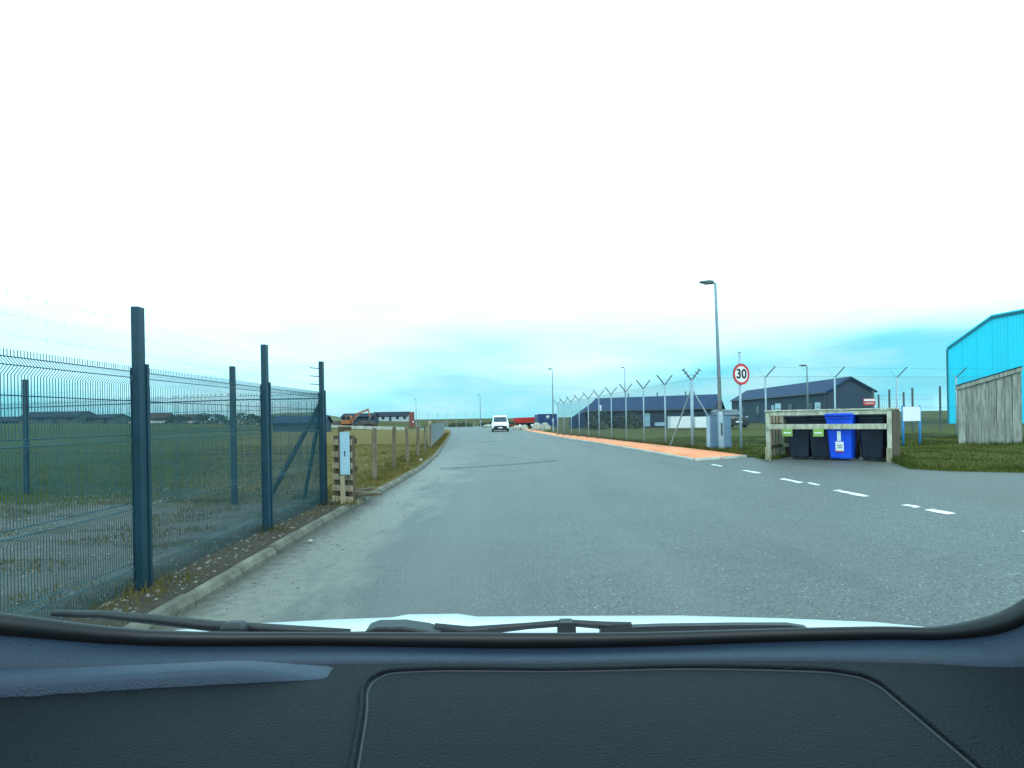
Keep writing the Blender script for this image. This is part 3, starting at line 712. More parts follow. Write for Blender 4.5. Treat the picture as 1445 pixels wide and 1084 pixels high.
# ------------------------------------------------------------------ grey plank store at the right edge
ps = thing('timber_shed', 'weathered grey vertical plank store with sloping top at the right edge', 'shed', (13.95, 17.85, g(14)), R(-40.5))
PW = 1.46; npk = 8; w = PW/npk
def top(x): return 1.83+.50*x/PW
for k in range(npk):
    x0 = k*w+.004; x1 = (k+1)*w-.004; o = random.uniform(-.012,.012)
    MB().prism([(x0, .02+random.uniform(-.03,.02)), (x1, .02+random.uniform(-.03,.02)), (x1+.004*random.uniform(-1,1), top(x1)-.06), (x0+.004*random.uniform(-1,1), top(x0)-.06)], 'y', -.025+o, o).build('plank', 'greywood', ps, bevel=.003)
MB().prism([(-.05, top(0)-.10), (PW+.05, top(PW)-.10), (PW+.05, top(PW)+.03), (-.05, top(0)+.03)], 'y', -.075, -.040).build('fascia', 'greywood', ps, bevel=.004)
MB().prism([(-.05, top(0)+.032), (PW+.05, top(PW)+.032), (PW+.05, top(PW)+.06), (-.05, top(0)+.06)], 'y', -.09, 1.2).build('roof', 'darkroof', ps)
for k in range(6):
    y0 = .02+k*.19; MB().box(PW+.0, PW+.022, y0, y0+.18, .03, top(PW)-.03).build('plank', 'greywood', ps); MB().box(-.022, -.0, y0, y0+.18, .03, top(0)-.03).build('plank', 'greywood', ps)
MB().prism([(.03,.05),(PW-.08,.05),(PW-.08,top(PW-.08)-.03),(.03,top(.03)-.03)], 'y', .02, .035).build('lining', 'brownwood', ps)
box('corner_post', 'brownwood', ps, PW-.06, PW-.002, .015, .06, -.2, top(PW)-.08); box('back_panel', 'brownwood', ps, 0, PW, 1.165, 1.19, .03, 1.8)

# ------------------------------------------------------------------ buildings
def gable_building(name, label, p0, p1, half, zb, eave, ridge, mw, mr, over=.25):
    """ridge runs from p0 to p1 (xy); returns thing with local x along the ridge"""
    p0, p1 = Vector(p0), Vector(p1); d = p1-p0; ln = d.length; a = math.atan2(d.y, d.x)
    t = thing(name, label, 'building', (p0.x, p0.y, zb), a)
    MB().prism([(-half,-.3),(half,-.3),(half,eave),(0,ridge-.06),(-half,eave)], 'x', 0, ln).build('wall', mw, t)
    k = (ridge-eave)/half; e = half+over
    for s in (-1, 1):
        MB().add([(-over,0,ridge),(ln+over,0,ridge),(ln+over,s*e,ridge-k*e),(-over,s*e,ridge-k*e),(-over,0,ridge+.1),(ln+over,0,ridge+.1),(ln+over,s*e,ridge-k*e+.08),(-over,s*e,ridge-k*e+.08)],
                 [(0,1,2,3),(4,5,6,7),(0,1,5,4),(1,2,6,5),(2,3,7,6),(3,0,4,7)]).build('roof_slope', mr, t)
    for s in (-1, 1):
        MB().tube([(-over, s*(e+.05), ridge-k*e-.02), (ln+over, s*(e+.05), ridge-k*e-.02)], .06, 6).build('gutter', 'galvdark', t)
        for xx in (.15, ln-.15): MB().tube([(xx, s*(half+.06), ridge-k*e-.05), (xx, s*(half+.06), 0)], .04, 6).build('downpipe', 'galvdark', t)
    return t, ln
def win(t, x0, x1, z0, z1, y, side=-1, m='glass', name='window', frame='greywall'):
    yy = sorted((y+side*.03, y-side*.02)); w = box(name, m, t, x0, x1, yy[0], yy[1], z0, z1)
    f = MB(); yo = sorted((y+side*.055, y-side*.01)); b = .07
    f.box(x0-b, x1+b, *yo, z1, z1+b); f.box(x0-b, x1+b, *yo, z0-b, z0); f.box(x0-b, x0, *yo, z0, z1); f.box(x1, x1+b, *yo, z0, z1)
    f.build('frame', frame, w); return w
# long dark hut behind the chain-link fence
t, ln = gable_building('dark_hut', 'long low dark hut with hipped left end behind the chain-link fence', (9.3, 62), (20.2, 56), 3.0, .45, 1.75, 3.0, 'darkwall', 'darkroof', .2)
# lean-to hip at the left end
MB().add([(-.2,-3.2,1.68),(-.2,3.2,1.68),(-2.4,2.2,.9),(-2.4,-2.2,.9),(0,0,3.05),(-2.4,2.2,-.3),(-2.4,-2.2,-.3),(-.2,-3.0,-.3),(-.2,3.0,-.3)],[(0,4,3),(4,1,2),(4,2,3),(3,2,5,6),(0,3,6,7),(1,8,5,2)]).build('hipped_end', 'darkroof', t)
win(t, 6.0, 6.55, .05, 1.35, -3.0, m='notice', name='door'); win(t, 7.0, 8.1, .1, .45, -3.0, m='notice'); win(t, .6, 1.0, .3, 1.3, -3.0, m='notice'); win(t, 9.2, 10.2, .7, 1.3, -3.0); win(t, 3.2, 4.2, .7, 1.3, -3.0); win(t, 11.0, 11.9, .7, 1.3, -3.0)
for x in (3.2, 6.3, 9.2): MB().tube([(x,.8,2.4),(x,.8,3.45),(x,.8,3.5)], [.06,.06,.09], 8).build('vent_pipe', 'galvdark', t)
box('corner_trim', 'sheetgrey', t, ln-.1, ln+.03, -3.05, -2.9, 0, 1.7)
# gable hut to its right
t, ln = gable_building('gable_hut', 'grey pitched-roof hut with its dark gable facing the road', (32.6, 55), (34.6, 84), 2.15, .45, 3.15, 4.45, 'greywall', 'darkroof', .2)
win(t, 3, 4.2, .9, 2.1, 2.15, 1); win(t, 8, 9.2, .9, 2.1, 2.15, 1); win(t, 13, 14.0, .05, 2.1, 2.15, 1, 'notice', 'door'); win(t, 18, 19.2, .9, 2.1, 2.15, 1); win(t, 24, 25.2, .9, 2.1, 2.15, 1)
for s in (-1, 1): MB().bar((-.23, 0, 4.44), (-.23, s*2.36, 3.02), .04, .16).build('barge_board', 'darkroof', t)
# big blue clad shed
bs = thing('blue_shed', 'tall bright blue metal-clad shed rising at the right edge', 'building', (38.2, 50, .4), R(-39.5))
prof = [(0,6.55),(3.0,8.93),(12,10.0),(21,8.93),(24,6.55)]
def pz(x):
    for (a, za), (b, zb) in zip(prof, prof[1:]):
        if a <= x <= b: return za+(zb-za)*(x-a)/(b-a)
MB().prism([(.02,-.3),(23.98,-.3),(23.98,6.5),(21,8.88),(12,9.95),(3.0,8.88),(.02,6.5)], 'y', .06, 30).build('wall', 'bluecl', bs)
for k in range(24):
    x0, x1 = k+.006, k+.994; mb = MB(); pts = [(x0, .0), (x1, .0), (x1, pz(x1)-.02)]
    for kx_, kz in prof[1:-1]:
        if x0 < kx_ < x1: pts.append((kx_, kz-.02))
    pts.append((x0, pz(x0)-.02)); mb.prism(pts, 'y', .0, .05)
    for j in range(4):
        xr = x0+.1+j*.24; mb.prism([(xr,.02),(xr+.07,.02),(xr+.07,pz(xr+.035)-.08),(xr,pz(xr+.035)-.08)], 'y', -.018, -.0005)
    mb.build('cladding_sheet', 'bluecl', bs)
for (a, za), (b, zb) in zip(prof, prof[1:]): MB().bar((a, -.09, za+.0), (b, -.09, zb+.0), .1, .16).build('verge_trim', 'cladtrim', bs)
for (a, za), (b, zb) in zip(prof, prof[1:]): MB().add([(a,-.15,za+.09),(b,-.15,zb+.09),(b,30.1,zb+.09),(a,30.1,za+.09),(a,-.15,za+.2),(b,-.15,zb+.2),(b,30.1,zb+.2),(a,30.1,za+.2)],[(0,3,2,1),(4,5,6,7),(0,1,5,4),(1,2,6,5),(2,3,7,6),(3,0,4,7)]).build('roof_slope', 'bluecl', bs)
box('corner_trim', 'cladtrim', bs, -.08, .04, -.09, .06, 0, 6.5)

# houses beyond the field
def house(label, x, yy, w, d, eave, ridge, mw, mr, rz=0, chim=True, name='house'):
    z = fz(x)-.05; t = thing(name, label, 'house', (x, yy, z), rz, 'houses beyond the field')
    MB().prism([(-d/2,-.4),(d/2,-.4),(d/2,eave),(0,ridge-.05),(-d/2,eave)], 'x', -w/2, w/2).build('wall', mw, t)
    k = (ridge-eave)/(d/2); e = d/2+.35; rf = None
    for s in (-1, 1):
        rf = MB().add([(-w/2-.2,0,ridge),(w/2+.2,0,ridge),(w/2+.2,s*e,ridge-k*e),(-w/2-.2,s*e,ridge-k*e),(-w/2-.2,0,ridge+.12),(w/2+.2,0,ridge+.12),(w/2+.2,s*e,ridge-k*e+.1),(-w/2-.2,s*e,ridge-k*e+.1)],[(0,1,2,3),(4,5,6,7),(0,1,5,4),(1,2,6,5),(2,3,7,6),(3,0,4,7)]).build('roof_slope', mr, t)
    if chim: box('chimney', mw, t, w*.28, w*.28+.6, -.35, .35, ridge-.5, ridge+.7)
    n = max(2, int(w/2.6))
    for i in range(n):
        xx = -w/2+(i+.5)*w/n
        if i == n//2: win(t, xx-.45, xx+.45, .05, eave-.3, -d/2, name='door', m='darkwall')
        else: win(t, xx-.55, xx+.55, .8, eave-.35, -d/2)
    return t
house('long blue-grey roofed house beyond the field behind the left fence post', -95.8, 121, 11.5, 7, 1.5, 2.6, 'wallgrey', 'slate', R(4), False)
house('low grey house with sloping end right of the long blue-grey roof', -88, 124, 6.6, 6, 1.2, 1.9, 'wallgrey', 'slate', R(3), False)
house('small house with red-brown roof just right of the tall near post', -81.5, 131, 6, 6, 1.0, 2.1, 'wallgrey', 'redroof', R(8), False)
house('small brown-roofed house left of the dark hedge', -79.8, 141, 6, 6, 1.0, 1.9, 'wallgrey', 'redroof', R(-5), False)
house('far grey house at the extreme left of the skyline', -130, 150, 9, 7, 1.1, 2.2, 'wallgrey', 'slate', R(0), False)
house('white bungalow with long dark slate roof behind the field wall', -53, 252, 15.5, 8, 2.1, 3.9, 'wallwhite', 'slate', R(2), False)
house('dark flat-looking shed behind the excavator', -43, 162, 9, 6, 1.9, 2.75, 'darkwall', 'slate', R(0), False, 'shed')
house('dark green shed seen through the mesh near the fence corner', -26, 71, 6.0, 4, 1.3, 2.0, 'darkwall', 'darkroof', R(5), False, 'shed')

# low pale wall along the far side of the field
fw = thing('field_wall', 'low pale stone wall along the far edge of the tan field', 'wall', (-40, 118, 0))
pts = [(-16.5,87),(-24,96),(-34,108),(-48,118),(-66,124),(-90,127)]
for (a, b), (c, d) in zip(pts, pts[1:]):
    n = int(math.hypot(c-a, d-b)/2.2)
    for k in range(n):
        t0, t1 = k/n, (k+1)/n-.008; x0, y0, x1, y1 = a+(c-a)*t0+40, b+(d-b)*t0-118, a+(c-a)*t1+40, b+(d-b)*t1-118
        z = fz(x0-40)-.1; MB().bar((x0, y0, z+.22), (x1, y1, z+.22), .4, .5+random.uniform(-.06,.08)).build('coping_block', 'stone', fw)

# red totem
tt = thing('totem_sign', 'tall red-brown totem panel standing beyond the wire fence', 'sign', (-19.3, 110, .1), R(5))
M['rust'] = mat('rusty_red', (.24, .055, .05), .6, (.17, .045, .04), 2)
box('panel', 'rust', tt, -.5, .5, -.12, .12, .05, 2.95, bevel=.02); box('white_mark', 'white', tt, .12, .38, -.135, -.122, .95, 1.2); box('plinth', 'kerb', tt, -.6, .6, -.2, .2, -.2, .05)

# far fence posts against the sky
ff = thing('far_fence', 'thin distant post fence against the sky left of the road end', 'fence', (-12, 106, 0))
for k, x in enumerate([-17.2,-15.6,-13.9,-12.2,-10.5,-8.7,-7.2]):
    yy = 106+k*.3; p = MB().tube([(x+12, yy-106, -.2), (x+12, yy-106, 2.75+.15*(k % 2))], .035, 6).build('post', 'galv', ff); MB().bar((x+12, yy-106, 2.7), (x+12.25, yy-106, 2.95), .03, .03).build('crank_arm', 'galv', p)
for z in (.6, 1.4, 2.4): MB().tube([(-5.2, 0, z), (4.8, 1.8, z)], .006, 3, False).build('line_wire', 'galvdark', ff)

# excavator
ex = thing('excavator', 'orange excavator with raised arm working beyond the field wall', 'excavator', (-34.6, 121, .05), R(0)); 
for s in (-1, 1):
    tr = [(-1.3+.0,.1),(-1.0,-.02),(1.0,-.02),(1.3,.1),(1.35,.35),(1.1,.62),(-1.1,.62),(-1.35,.35)]
    MB().prism(tr, 'y', s*.75-.22, s*.75+.22).build('track', 'rubber', ex)
box('turntable', 'black', ex, -.6, .6, -.5, .5, .6, .8); box('body', 'orange', ex, -1.5, .6, -.95, .95, .82, 1.65, bevel=.08); box('counterweight', 'darkwall', ex, -1.75, -1.5, -.9, .9, .85, 1.55, bevel=.05)
cab = MB().prism([(-.35,1.66),(.75,1.66),(.85,1.1),(1.0,1.1),(.85,2.3),(.6,2.6),(-.35,2.6)], 'y', -.95, -.1).build('cab', 'orange', ex); box('window', 'glass', cab, -.2, .55, -.975, -.955, 1.75, 2.45)
MB().bar((.6,.3,1.3),(1.9,.3,3.1),.26,.38).build('boom', 'orange', ex); MB().bar((1.85,.3,3.05),(4.1,.3,3.75),.24,.3).build('boom', 'orange', ex)
MB().bar((4.05,.3,4.1),(4.5,.3,2.2),.2,.24).build('stick', 'orange', ex)
MB().tube([(.9,.3,1.5),(2.3,.3,3.0)], .07, 8).build('ram', 'galv', ex); MB().tube([(2.6,.3,3.55),(4.05,.3,4.05)], .06, 8).build('ram', 'galv', ex)
MB().prism([(4.3,2.3),(4.65,2.25),(4.6,1.75),(4.25,1.55),(3.95,1.75),(4.3,1.95)], 'y', 0, .6).build('bucket', 'galvdark', ex)
# spoil heaps
def heap(name, label, cat, x, yy, z, rx, ry, h, m, group=None, seed=0, sub=3):
    bm = bmesh.new(); bmesh.ops.create_icosphere(bm, subdivisions=sub, radius=1)
    for v in bm.verts:
        n_ = 1+.22*noise.noise(v.co*1.7+Vector((seed*3.1, 0, 0)))+.10*noise.noise(v.co*4.3+Vector((0, seed*2.3, 0)))
        v.co = Vector((v.co.x*rx*n_, v.co.y*ry*n_, max(v.co.z, -.35)*h*n_))
    me = bpy.data.meshes.new(name); bm.to_mesh(me); bm.free()
    o = link(name, me, m); o.location = (x, yy, z); return tag(o, label, cat, group)
heap('spoil_heap', 'dark earth heap left of the excavator tracks', 'earth heap', -37.6, 123, .0, 2.2, 2, 1.5, 'soil', 'earth heaps', 1)
heap('spoil_heap', 'broad dark earth heap under the excavator bucket', 'earth heap', -31.4, 123, .0, 2.9, 2, 1.6, 'soil', 'earth heaps', 2)

# boulders and rubble by the far end of the pavement
for k, (x, yy, rx, h, lb) in enumerate([(2.75,63,.62,.85,'large pale boulder at the pavement end left of its neighbour'),(3.45,60,.62,.80,'pale boulder nearest the far street lamp'),(1.5,72,.55,.6,'pale boulder beside the red trailer drawbar'),(.6,76,.5,.6,'pale boulder right behind the van'),(-2.9,100,1.0,.6,'low pale boulder left of the van roof at the road end'),(-4.2,101,.9,.5,'low boulder beside the road-end street lamp')]):
    o = heap('boulder', lb, 'boulder', x, yy, g(x)+.18*h, rx, rx*.8, h*.85, 'boulder', 'boulders by the road end', k+5)
for k, (x, yy, rx, h) in enumerate([(-9,112,1.6,.75),(-6.5,110,1.1,.6),(-11.5,114,2,.8),(2.2,92,1.2,.7),(1.0,100,1.5,.65)]): pass

# red trailer
rt = thing('farm_trailer', 'red flatbed trailer parked behind the boulders at the road end', 'trailer', (1.9, 85, g(1.9)), R(8))
MB().loft([[(-1.75,-.9,1.0),(-1.75,.9,1.0),(-1.75,.95,1.5),(-1.75,-.95,1.5)],[(-1.2,-.95,.72),(-1.2,.95,.72),(-1.2,1.0,1.5),(-1.2,-1.0,1.5)],[(1.8,-.95,.85),(1.8,.95,.85),(1.8,1.0,1.58),(1.8,-1.0,1.58)]]).build('body', 'trailer', rt)
for k in range(6): box('stake', 'trailer', rt, -1.1+k*.52, -1.03+k*.52, -1.05, -.99, .9, 1.6)
box('chassis', 'darkwall', rt, -1.3, 1.6, -.5, .5, .55, .72)
for x in (-.9, .9):
    for s in (-1, 1): w = MB().tube([(x, s*.9-.12, .38), (x, s*.9+.12, .38)], .38, 18).build('wheel', 'rubber', rt); MB().tube([(x, s*.9-.13, .38), (x, s*.9+.13, .38)], .18, 12).build('rim', 'white', w)
MB().bar((-1.3,0,.6),(-2.5,0,.45),.1,.1).build('drawbar', 'trailer', rt)

# blue container
bc = thing('storage_container', 'small blue steel storage container beside the far lamp', 'container', (4.45, 72, g(4.4)), R(6))
box('body', 'container', bc, -1.18, 1.18, 0, 3, .12, 1.68)
for k in range(14): box('corrugation', 'container', bc, -1.1+k*.16, -1.02+k*.16, -.03, -.001, .2, 1.6)
for x in (-1.2, 1.1): box('corner_post', 'container', bc, x, x+.1, -.05, .05, .05, 1.75)
box('top_rail', 'container', bc, -1.1, 1.1, -.045, .04, 1.64, 1.74); box('white_mark', 'white', bc, -.22, .28, -.036, -.031, 1.2, 1.24); box('white_mark', 'white', bc, -.14, .22, -.036, -.031, 1.34, 1.52)

# low white boxes in front of the hut
for k, (x0, x1, h, lb) in enumerate([(12.5,14.1,.98,'low white slatted box at the hut left of the fence corner'),(14.45,15.4,.92,'low white box behind the fence corner post')]):
    t = thing('storage_box', lb, 'storage box', ((x0+x1)/2, 45, .48), 0, 'low white boxes by the hut'); w = (x1-x0)/2
    box('body', 'white', t, -w, w, 0, .9, .05, h-.06)
    for s in range(3): box('slat', 'white', t, -w-.02, w+.02, -.03, -.002, .08+s*h*.3, .08+s*h*.3+h*.24)
    box('lid', 'white', t, -w-.03, w+.03, -.04, .94, h-.058, h)

# ------------------------------------------------------------------ vehicles
def wheel(parent, x, yy, r=.33, w=.2):
    o = MB().tube([(x-w/2, yy, r), (x+w/2, yy, r)], r, 22).build('wheel', 'rubber', parent); MB().tube([(x-w/2-.006, yy, r), (x+w/2+.006, yy, r)], r*.62, 16).build('rim', 'rim', o); return o
def van(name, label, cat, loc, rz, paint, W=.93, Ht=1.86, Ln=4.5, car=False):
    """front faces local -y"""
    t = thing(name, label, cat, loc, rz)
    hood = .98 if not car else .82
    secs = []   # (y, z_bottom, belt z, roof z, half width bottom, half width belt, half width roof)
    def sec(y, zb, zm, zt, wb, wm, wt):
        return [(-wb,y,zb),(-wm,y,zm*.55+zb*.45),(-wm,y,zm),(-wt,y,zt-.06),(-wt+.10,y,zt),(0,y,zt+.015),(wt-.10,y,zt),(wt,y,zt-.06),(wm,y,zm),(wm,y,zm*.55+zb*.45),(wb,y,zb)]
    S = [sec(-2.28,.30,.55,.74,W*.80,W*.84,W*.72), sec(-2.20,.24,.70,.90,W*.90,W*.93,W*.80), sec(-1.9,.22,.80,hood+.02,W*.96,W*.98,W*.84), sec(-1.30,.22,.92,hood+.14,W*.98,W,W*.86),
         sec(-.62,.22,1.0,Ht-.14,W*.98,W,W*.80), sec(-.25,.22,1.0,Ht,W*.98,W,W*.82), sec(1.2,.22,1.0,Ht+.02,W*.98,W,W*.84), sec(Ln-2.4,.24,1.0,Ht-.03,W*.97,W*.99,W*.84), sec(Ln-2.28,.30,1.0,Ht-.12,W*.95,W*.97,W*.80)]
    body = MB().loft(S).build('body', paint, t, smooth=True, bevel=.02)
    ws = MB(); a = .012
    z0, z1, y0, y1 = hood+.19, Ht-.18, -1.30, -.68
    ws.add([(-W*.78,y0-a-.01,z0),(W*.78,y0-a-.01,z0),(W*.70,y1-a-.03,z1),(-W*.70,y1-a-.03,z1),(-W*.78,y0+.3,z0),(W*.78,y0+.3,z0),(W*.70,y1+.2,z1),(-W*.70,y1+.2,z1)],[(0,1,2,3),(4,7,6,5),(0,4,5,1),(1,5,6,2),(2,6,7,3),(3,7,4,0)]).build('windscreen', 'glass', t)
    MB().prism([(-W*.70,.34),(W*.70,.34),(W*.80,.48),(W*.70,.66),(W*.30,.72),(-W*.30,.72),(-W*.70,.66),(-W*.80,.48)], 'y', -2.33, -2.2).build('grille', 'plastic', t, bevel=.01)
    MB().prism([(-W*.98,.20),(W*.98,.20),(W*.94,.40),(-W*.94,.40)], 'y', -2.31, -2.12).build('bumper', 'plastic', t, bevel=.02)
    for s in (-1, 1):
        MB().add([(s*W*.62,-2.27,.70),(s*W*.90,-2.10,.72),(s*W*.93,-1.96,.92),(s*W*.66,-2.17,.86),(s*W*.62,-2.1,.70),(s*W*.86,-1.95,.72),(s*W*.86,-1.8,.90),(s*W*.66,-2.0,.84)],[(0,1,2,3),(4,7,6,5),(0,4,5,1),(1,5,6,2),(2,6,7,3),(3,7,4,0)]).build('headlight', 'lens', t)
        MB().box(min(s*(W+.06), s*(W+.22)), max(s*(W+.06), s*(W+.22)), -1.02, -.92, 1.02, 1.22).build('mirror', 'plastic', t, bevel=.03); MB().bar((s*(W-.05),-.95,1.05),(s*(W+.08),-.97,1.08),.04,.04).build('mirror_arm', 'plastic', t)
        sw = MB(); xx = W*.995+.004
        sw.add([(s*(W*.995+.004),-.95,1.06),(s*(W*.995+.004),.15,1.06),(s*(W*.86),.12,Ht-.2),(s*(W*.86),-.5,Ht-.2),(s*(W*.9),-.95,1.06),(s*(W*.9),.15,1.06),(s*(W*.78),.12,Ht-.2),(s*(W*.78),-.5,Ht-.2)],[(0,1,2,3),(4,7,6,5),(0,4,5,1),(1,5,6,2),(2,6,7,3),(3,7,4,0)]).build('side_window', 'glass', t)
        for yy in (-1.5, Ln-3.1): wheel(t, s*(W-.12), yy)
    box('number_plate', 'white', t, -.26, .26, -2.345, -2.332, .42, .53); box('badge', 'galv', t, -.06, .06, -2.345, -2.332, .60, .67)
    for s in (-1, 1): MB().bar((s*.1,-1.325,hood+.2),(s*.52,-1.30,hood+.23),.02,.02).build('wiper', 'plastic', t)
    return t
v = van('van', 'small white van with dark grille driving towards us along the road', 'van', (-1.42, 67.3, .0), R(2), 'vanwhite', 1.0, 1.88)
M['carblack'] = mat('dark_car_paint', (.012, .016, .022), .3)
van('parked_car', 'dark car parked between the cabinet and the speed sign', 'car', (17.75, 47, .48), R(0), 'carblack', .88, 1.45, 4.3, True)

# ------------------------------------------------------------------ our own car: dashboard, wipers, bonnet
car = thing('camera_car', 'white car in the foreground showing its dark dashboard, wipers and bonnet edge', 'car', (-.15, 0, 0))
OX = .15
UP = [(-.78,.55,1.42),(-.60,.633,1.355),(-.47,.722,1.298),(-.26,.78,1.270),(-.01,.80,1.257),(.17,.791,1.258),(.35,.759,1.272),(.47,.72,1.287),(.52,.694,1.295),(.56,.668,1.3145),(.585,.65,1.336),(.61,.615,1.385)]
LO = [(-.78,.55,1.385),(-.60,.633,1.334),(-.47,.722,1.283),(-.26,.78,1.256),(-.01,.80,1.240),(.17,.791,1.243),(.35,.759,1.259),(.47,.72,1.275),(.52,.694,1.284),(.56,.668,1.299),(.585,.65,1.319),(.61,.615,1.36)]
def curve_strip(rows): 
    mb = MB(); n = len(rows[0])
    for r in rows: mb.v += [(p[0]+OX, p[1], p[2]) for p in r]
    for j in range(len(rows)-1):
        for i in range(n-1): a = j*n+i; mb.f.append((a, a+1, a+n+1, a+n))
    return mb
def dens(r, k=4):
    out = []
    for i in range(len(r)-1):
        p0 = Vector(r[max(i-1, 0)]); p1 = Vector(r[i]); p2 = Vector(r[i+1]); p3 = Vector(r[min(i+2, len(r)-1)])
        for j in range(k):
            t = j/k; out.append(tuple(.5*((2*p1)+(p2-p0)*t+(2*p0-5*p1+4*p2-p3)*t*t+(3*p1-p0-3*p2+p3)*t**3)))
    out.append(tuple(r[-1])); return out
UPd, LOd = dens(UP), dens(LO)
def shift(r, dy, dz): return [(p[0], p[1]+dy, p[2]+dz) for p in r]
o = curve_strip([shift(UPd, .02, -.005), UPd, LOd, shift(LOd, .02, -.02)]).build('windscreen_edge', 'frit', car, smooth=True)
# dashboard: sections from the glass towards the camera
def dashrow(f, z, flat=0):
    out = []
    for p in LOd:
        zz = p[2]*(1-flat)+1.243*flat if p[2] > 1.243 else p[2]
        out.append((p[0], p[1]*f, zz+z))
    return out
curve_strip([shift(LOd, .012, -.004), dashrow(.985,-.004), dashrow(.955,.001,.15), dashrow(.932,.002,.3), dashrow(.930,-.006,.3), dashrow(.922,-.006,.35)]).build('dashboard_rim', 'dash', car, smooth=True)
curve_strip([dashrow(.921,.003,.35), dashrow(.90,.005,.4), dashrow(.80,.004,.6), dashrow(.62,.001,.8), dashrow(.45,-.006,1), dashrow(.30,-.03,1), dashrow(.22,-.12,1), dashrow(.20,-.4,1)]).build('dashboard', 'dashdark', car, smooth=True)
FT = [(.45,-.006,1),(.62,.001,.8),(.80,.004,.6),(.90,.005,.4),(.921,.003,.35)]
def dash_z(x, yy):
    # height of the dashboard surface at (x, yy)
    for a, b in zip(LOd, LOd[1:]):
        if a[0] <= x <= b[0]:
            t = (x-a[0])/(b[0]-a[0]); y0 = a[1]+(b[1]-a[1])*t; z0 = a[2]+(b[2]-a[2])*t; break
    f = min(max(yy/y0, .45), .921)
    for (fa, da, la), (fb, db, lb) in zip(FT, FT[1:]):
        if fa <= f <= fb: t = (f-fa)/(fb-fa); dz = da+(db-da)*t; fl = la+(lb-la)*t
    return (z0*(1-fl)+1.243*fl if z0 > 1.243 else z0)+dz
def glass_y(x):
    for a, b in zip(LOd, LOd[1:]):
        if a[0] <= x <= b[0]: t = (x-a[0])/(b[0]-a[0]); return a[1]+(b[1]-a[1])*t
# raised pad on the left half of the dashboard, running out towards the middle
rows = []
xs_ = [-.76+.02*k for k in range(29)]
for f, hh in [(.916,-.006),(.912,.7),(.902,1),(.875,1),(.866,.7),(.862,-.006)]:
    rows.append([(x, glass_y(x)*f, dash_z(x, glass_y(x)*f)+(hh*.015*sst((-.19-x)/.16) if hh > 0 else 0)-.002) for x in xs_])
curve_strip(rows).build('instrument_pad', 'dash', car, smooth=True)
# shallow tray outlined by a rounded lip
tp = [(-.135,.42),(-.165,.60),(-.178,.660),(-.172,.690),(-.14,.708),(0,.716),(.2,.705),(.34,.678),(.385,.660),(.402,.640),(.405,.60),(.40,.42)]
tpd = dens([(a, b, 0) for a, b in tp], 6)
MB().tube([(p[0]+OX, p[1], dash_z(p[0], p[1])+.0005) for p in tpd], .0032, 8).build('tray_lip', 'dashdark', car, smooth=True)
tin = [(.13+(p[0]-.13)*.975, p[1]-.006) for p in tpd]
MB().tube([(a+OX, b, dash_z(a, b)-.0008) for a, b in tin], .002, 6).build('tray_seam', 'frit', car, smooth=True)
# pillars, roof and sides (behind and beside the camera)
for s, xb in ((1, .60), (-1, -.80)):
    MB().loft([[(xb+OX,.66,1.20),(xb+s*.10+OX,.60,1.20),(xb+s*.10+OX,.54,1.30),(xb+s*.012+OX,.62,1.36)], [(xb+OX-s*.02,.36,1.52),(xb+s*.08+OX-s*.02,.32,1.52),(xb+s*.08+OX-s*.02,.26,1.52),(xb+OX-s*.01,.30,1.52)], [(xb+OX-s*.06,.0,1.80),(xb+s*.03+OX,-.02,1.80),(xb+s*.03+OX,-.10,1.80),(xb+OX-s*.05,-.08,1.80)]]).build('windscreen_pillar', 'dashdark', car, smooth=True)
MB().loft([[(x,-.06,z),(x*.98,-1.9,z+.02),(x*.98,-1.9,z+.06),(x,-.06,z+.05)] for x, z in [(-.68,1.74),(-.45,1.80),(.05,1.825),(.55,1.80),(.78,1.74)]]).build('roof', 'carwhite', car)
MB().loft([[(x,-.09,z),(x*.98,-1.85,z+.02),(x*.98,-1.85,z+.03),(x,-.09,z+.01)] for x, z in [(-.66,1.715),(-.45,1.775),(.05,1.80),(.55,1.775),(.76,1.715)]]).build('headliner', 'headliner', car)
for s, x in ((1, .86), (-1, -.80)):
    MB().prism([(.95,.35),(.95,1.08),(.60,1.16),(-1.9,1.12),(-1.9,.30)], 'x', x-.02, x+.02).build('door', 'carwhite', car)
# bonnet: crest seen over the wipers, then falls away to the nose
xsb = [-.80,-.72,-.60,-.42,-.27,-.235,-.125,-.085,.1,.36,.58,.73,.85]
crest = [v_+.007 for v_ in [1.085,1.104,1.1155,1.119,1.1215,1.1275,1.1268,1.120,1.1180,1.1145,1.1075,1.0990,1.085]]
rows = []
for yy, dz in [(.93,.062),(1.06,.052),(1.16,.027),(1.25,0),(1.42,-.075),(1.75,-.21),(2.02,-.36),(2.10,-.46),(2.12,-.80)]:
    rows.append([(x, yy-.10*max(0, abs(x)-.3)**2*(1 if yy > 1.2 else 0), c+dz) for x, c in zip(xsb, crest)])
mb = curve_strip(rows); mb.v = [(x-OX+.15, y_, z_) for x, y_, z_ in mb.v]
mb.build('bonnet', 'carwhite', car, smooth=True)
for s, x in ((1, 1.0), (-1, -.66)):
    MB().prism([(.9,.35),(.9,1.12),(1.25,1.08),(1.75,.88),(2.05,.66),(2.1,.3),(2.0,.3),(1.95,.62),(1.7,.72),(1.45,.62),(1.38,.3)], 'x', x-.03, x+.03).build('wing', 'carwhite', car)
for s, x in ((1, .88), (-1, -.55)): wheel(car, x, 1.7, .31, .19)
MB().prism([(-.62,.28),(.96,.28),(.94,.62),(-.60,.62)], 'y', 2.06, 2.14).build('bumper', 'plastic', car, bevel=.02)
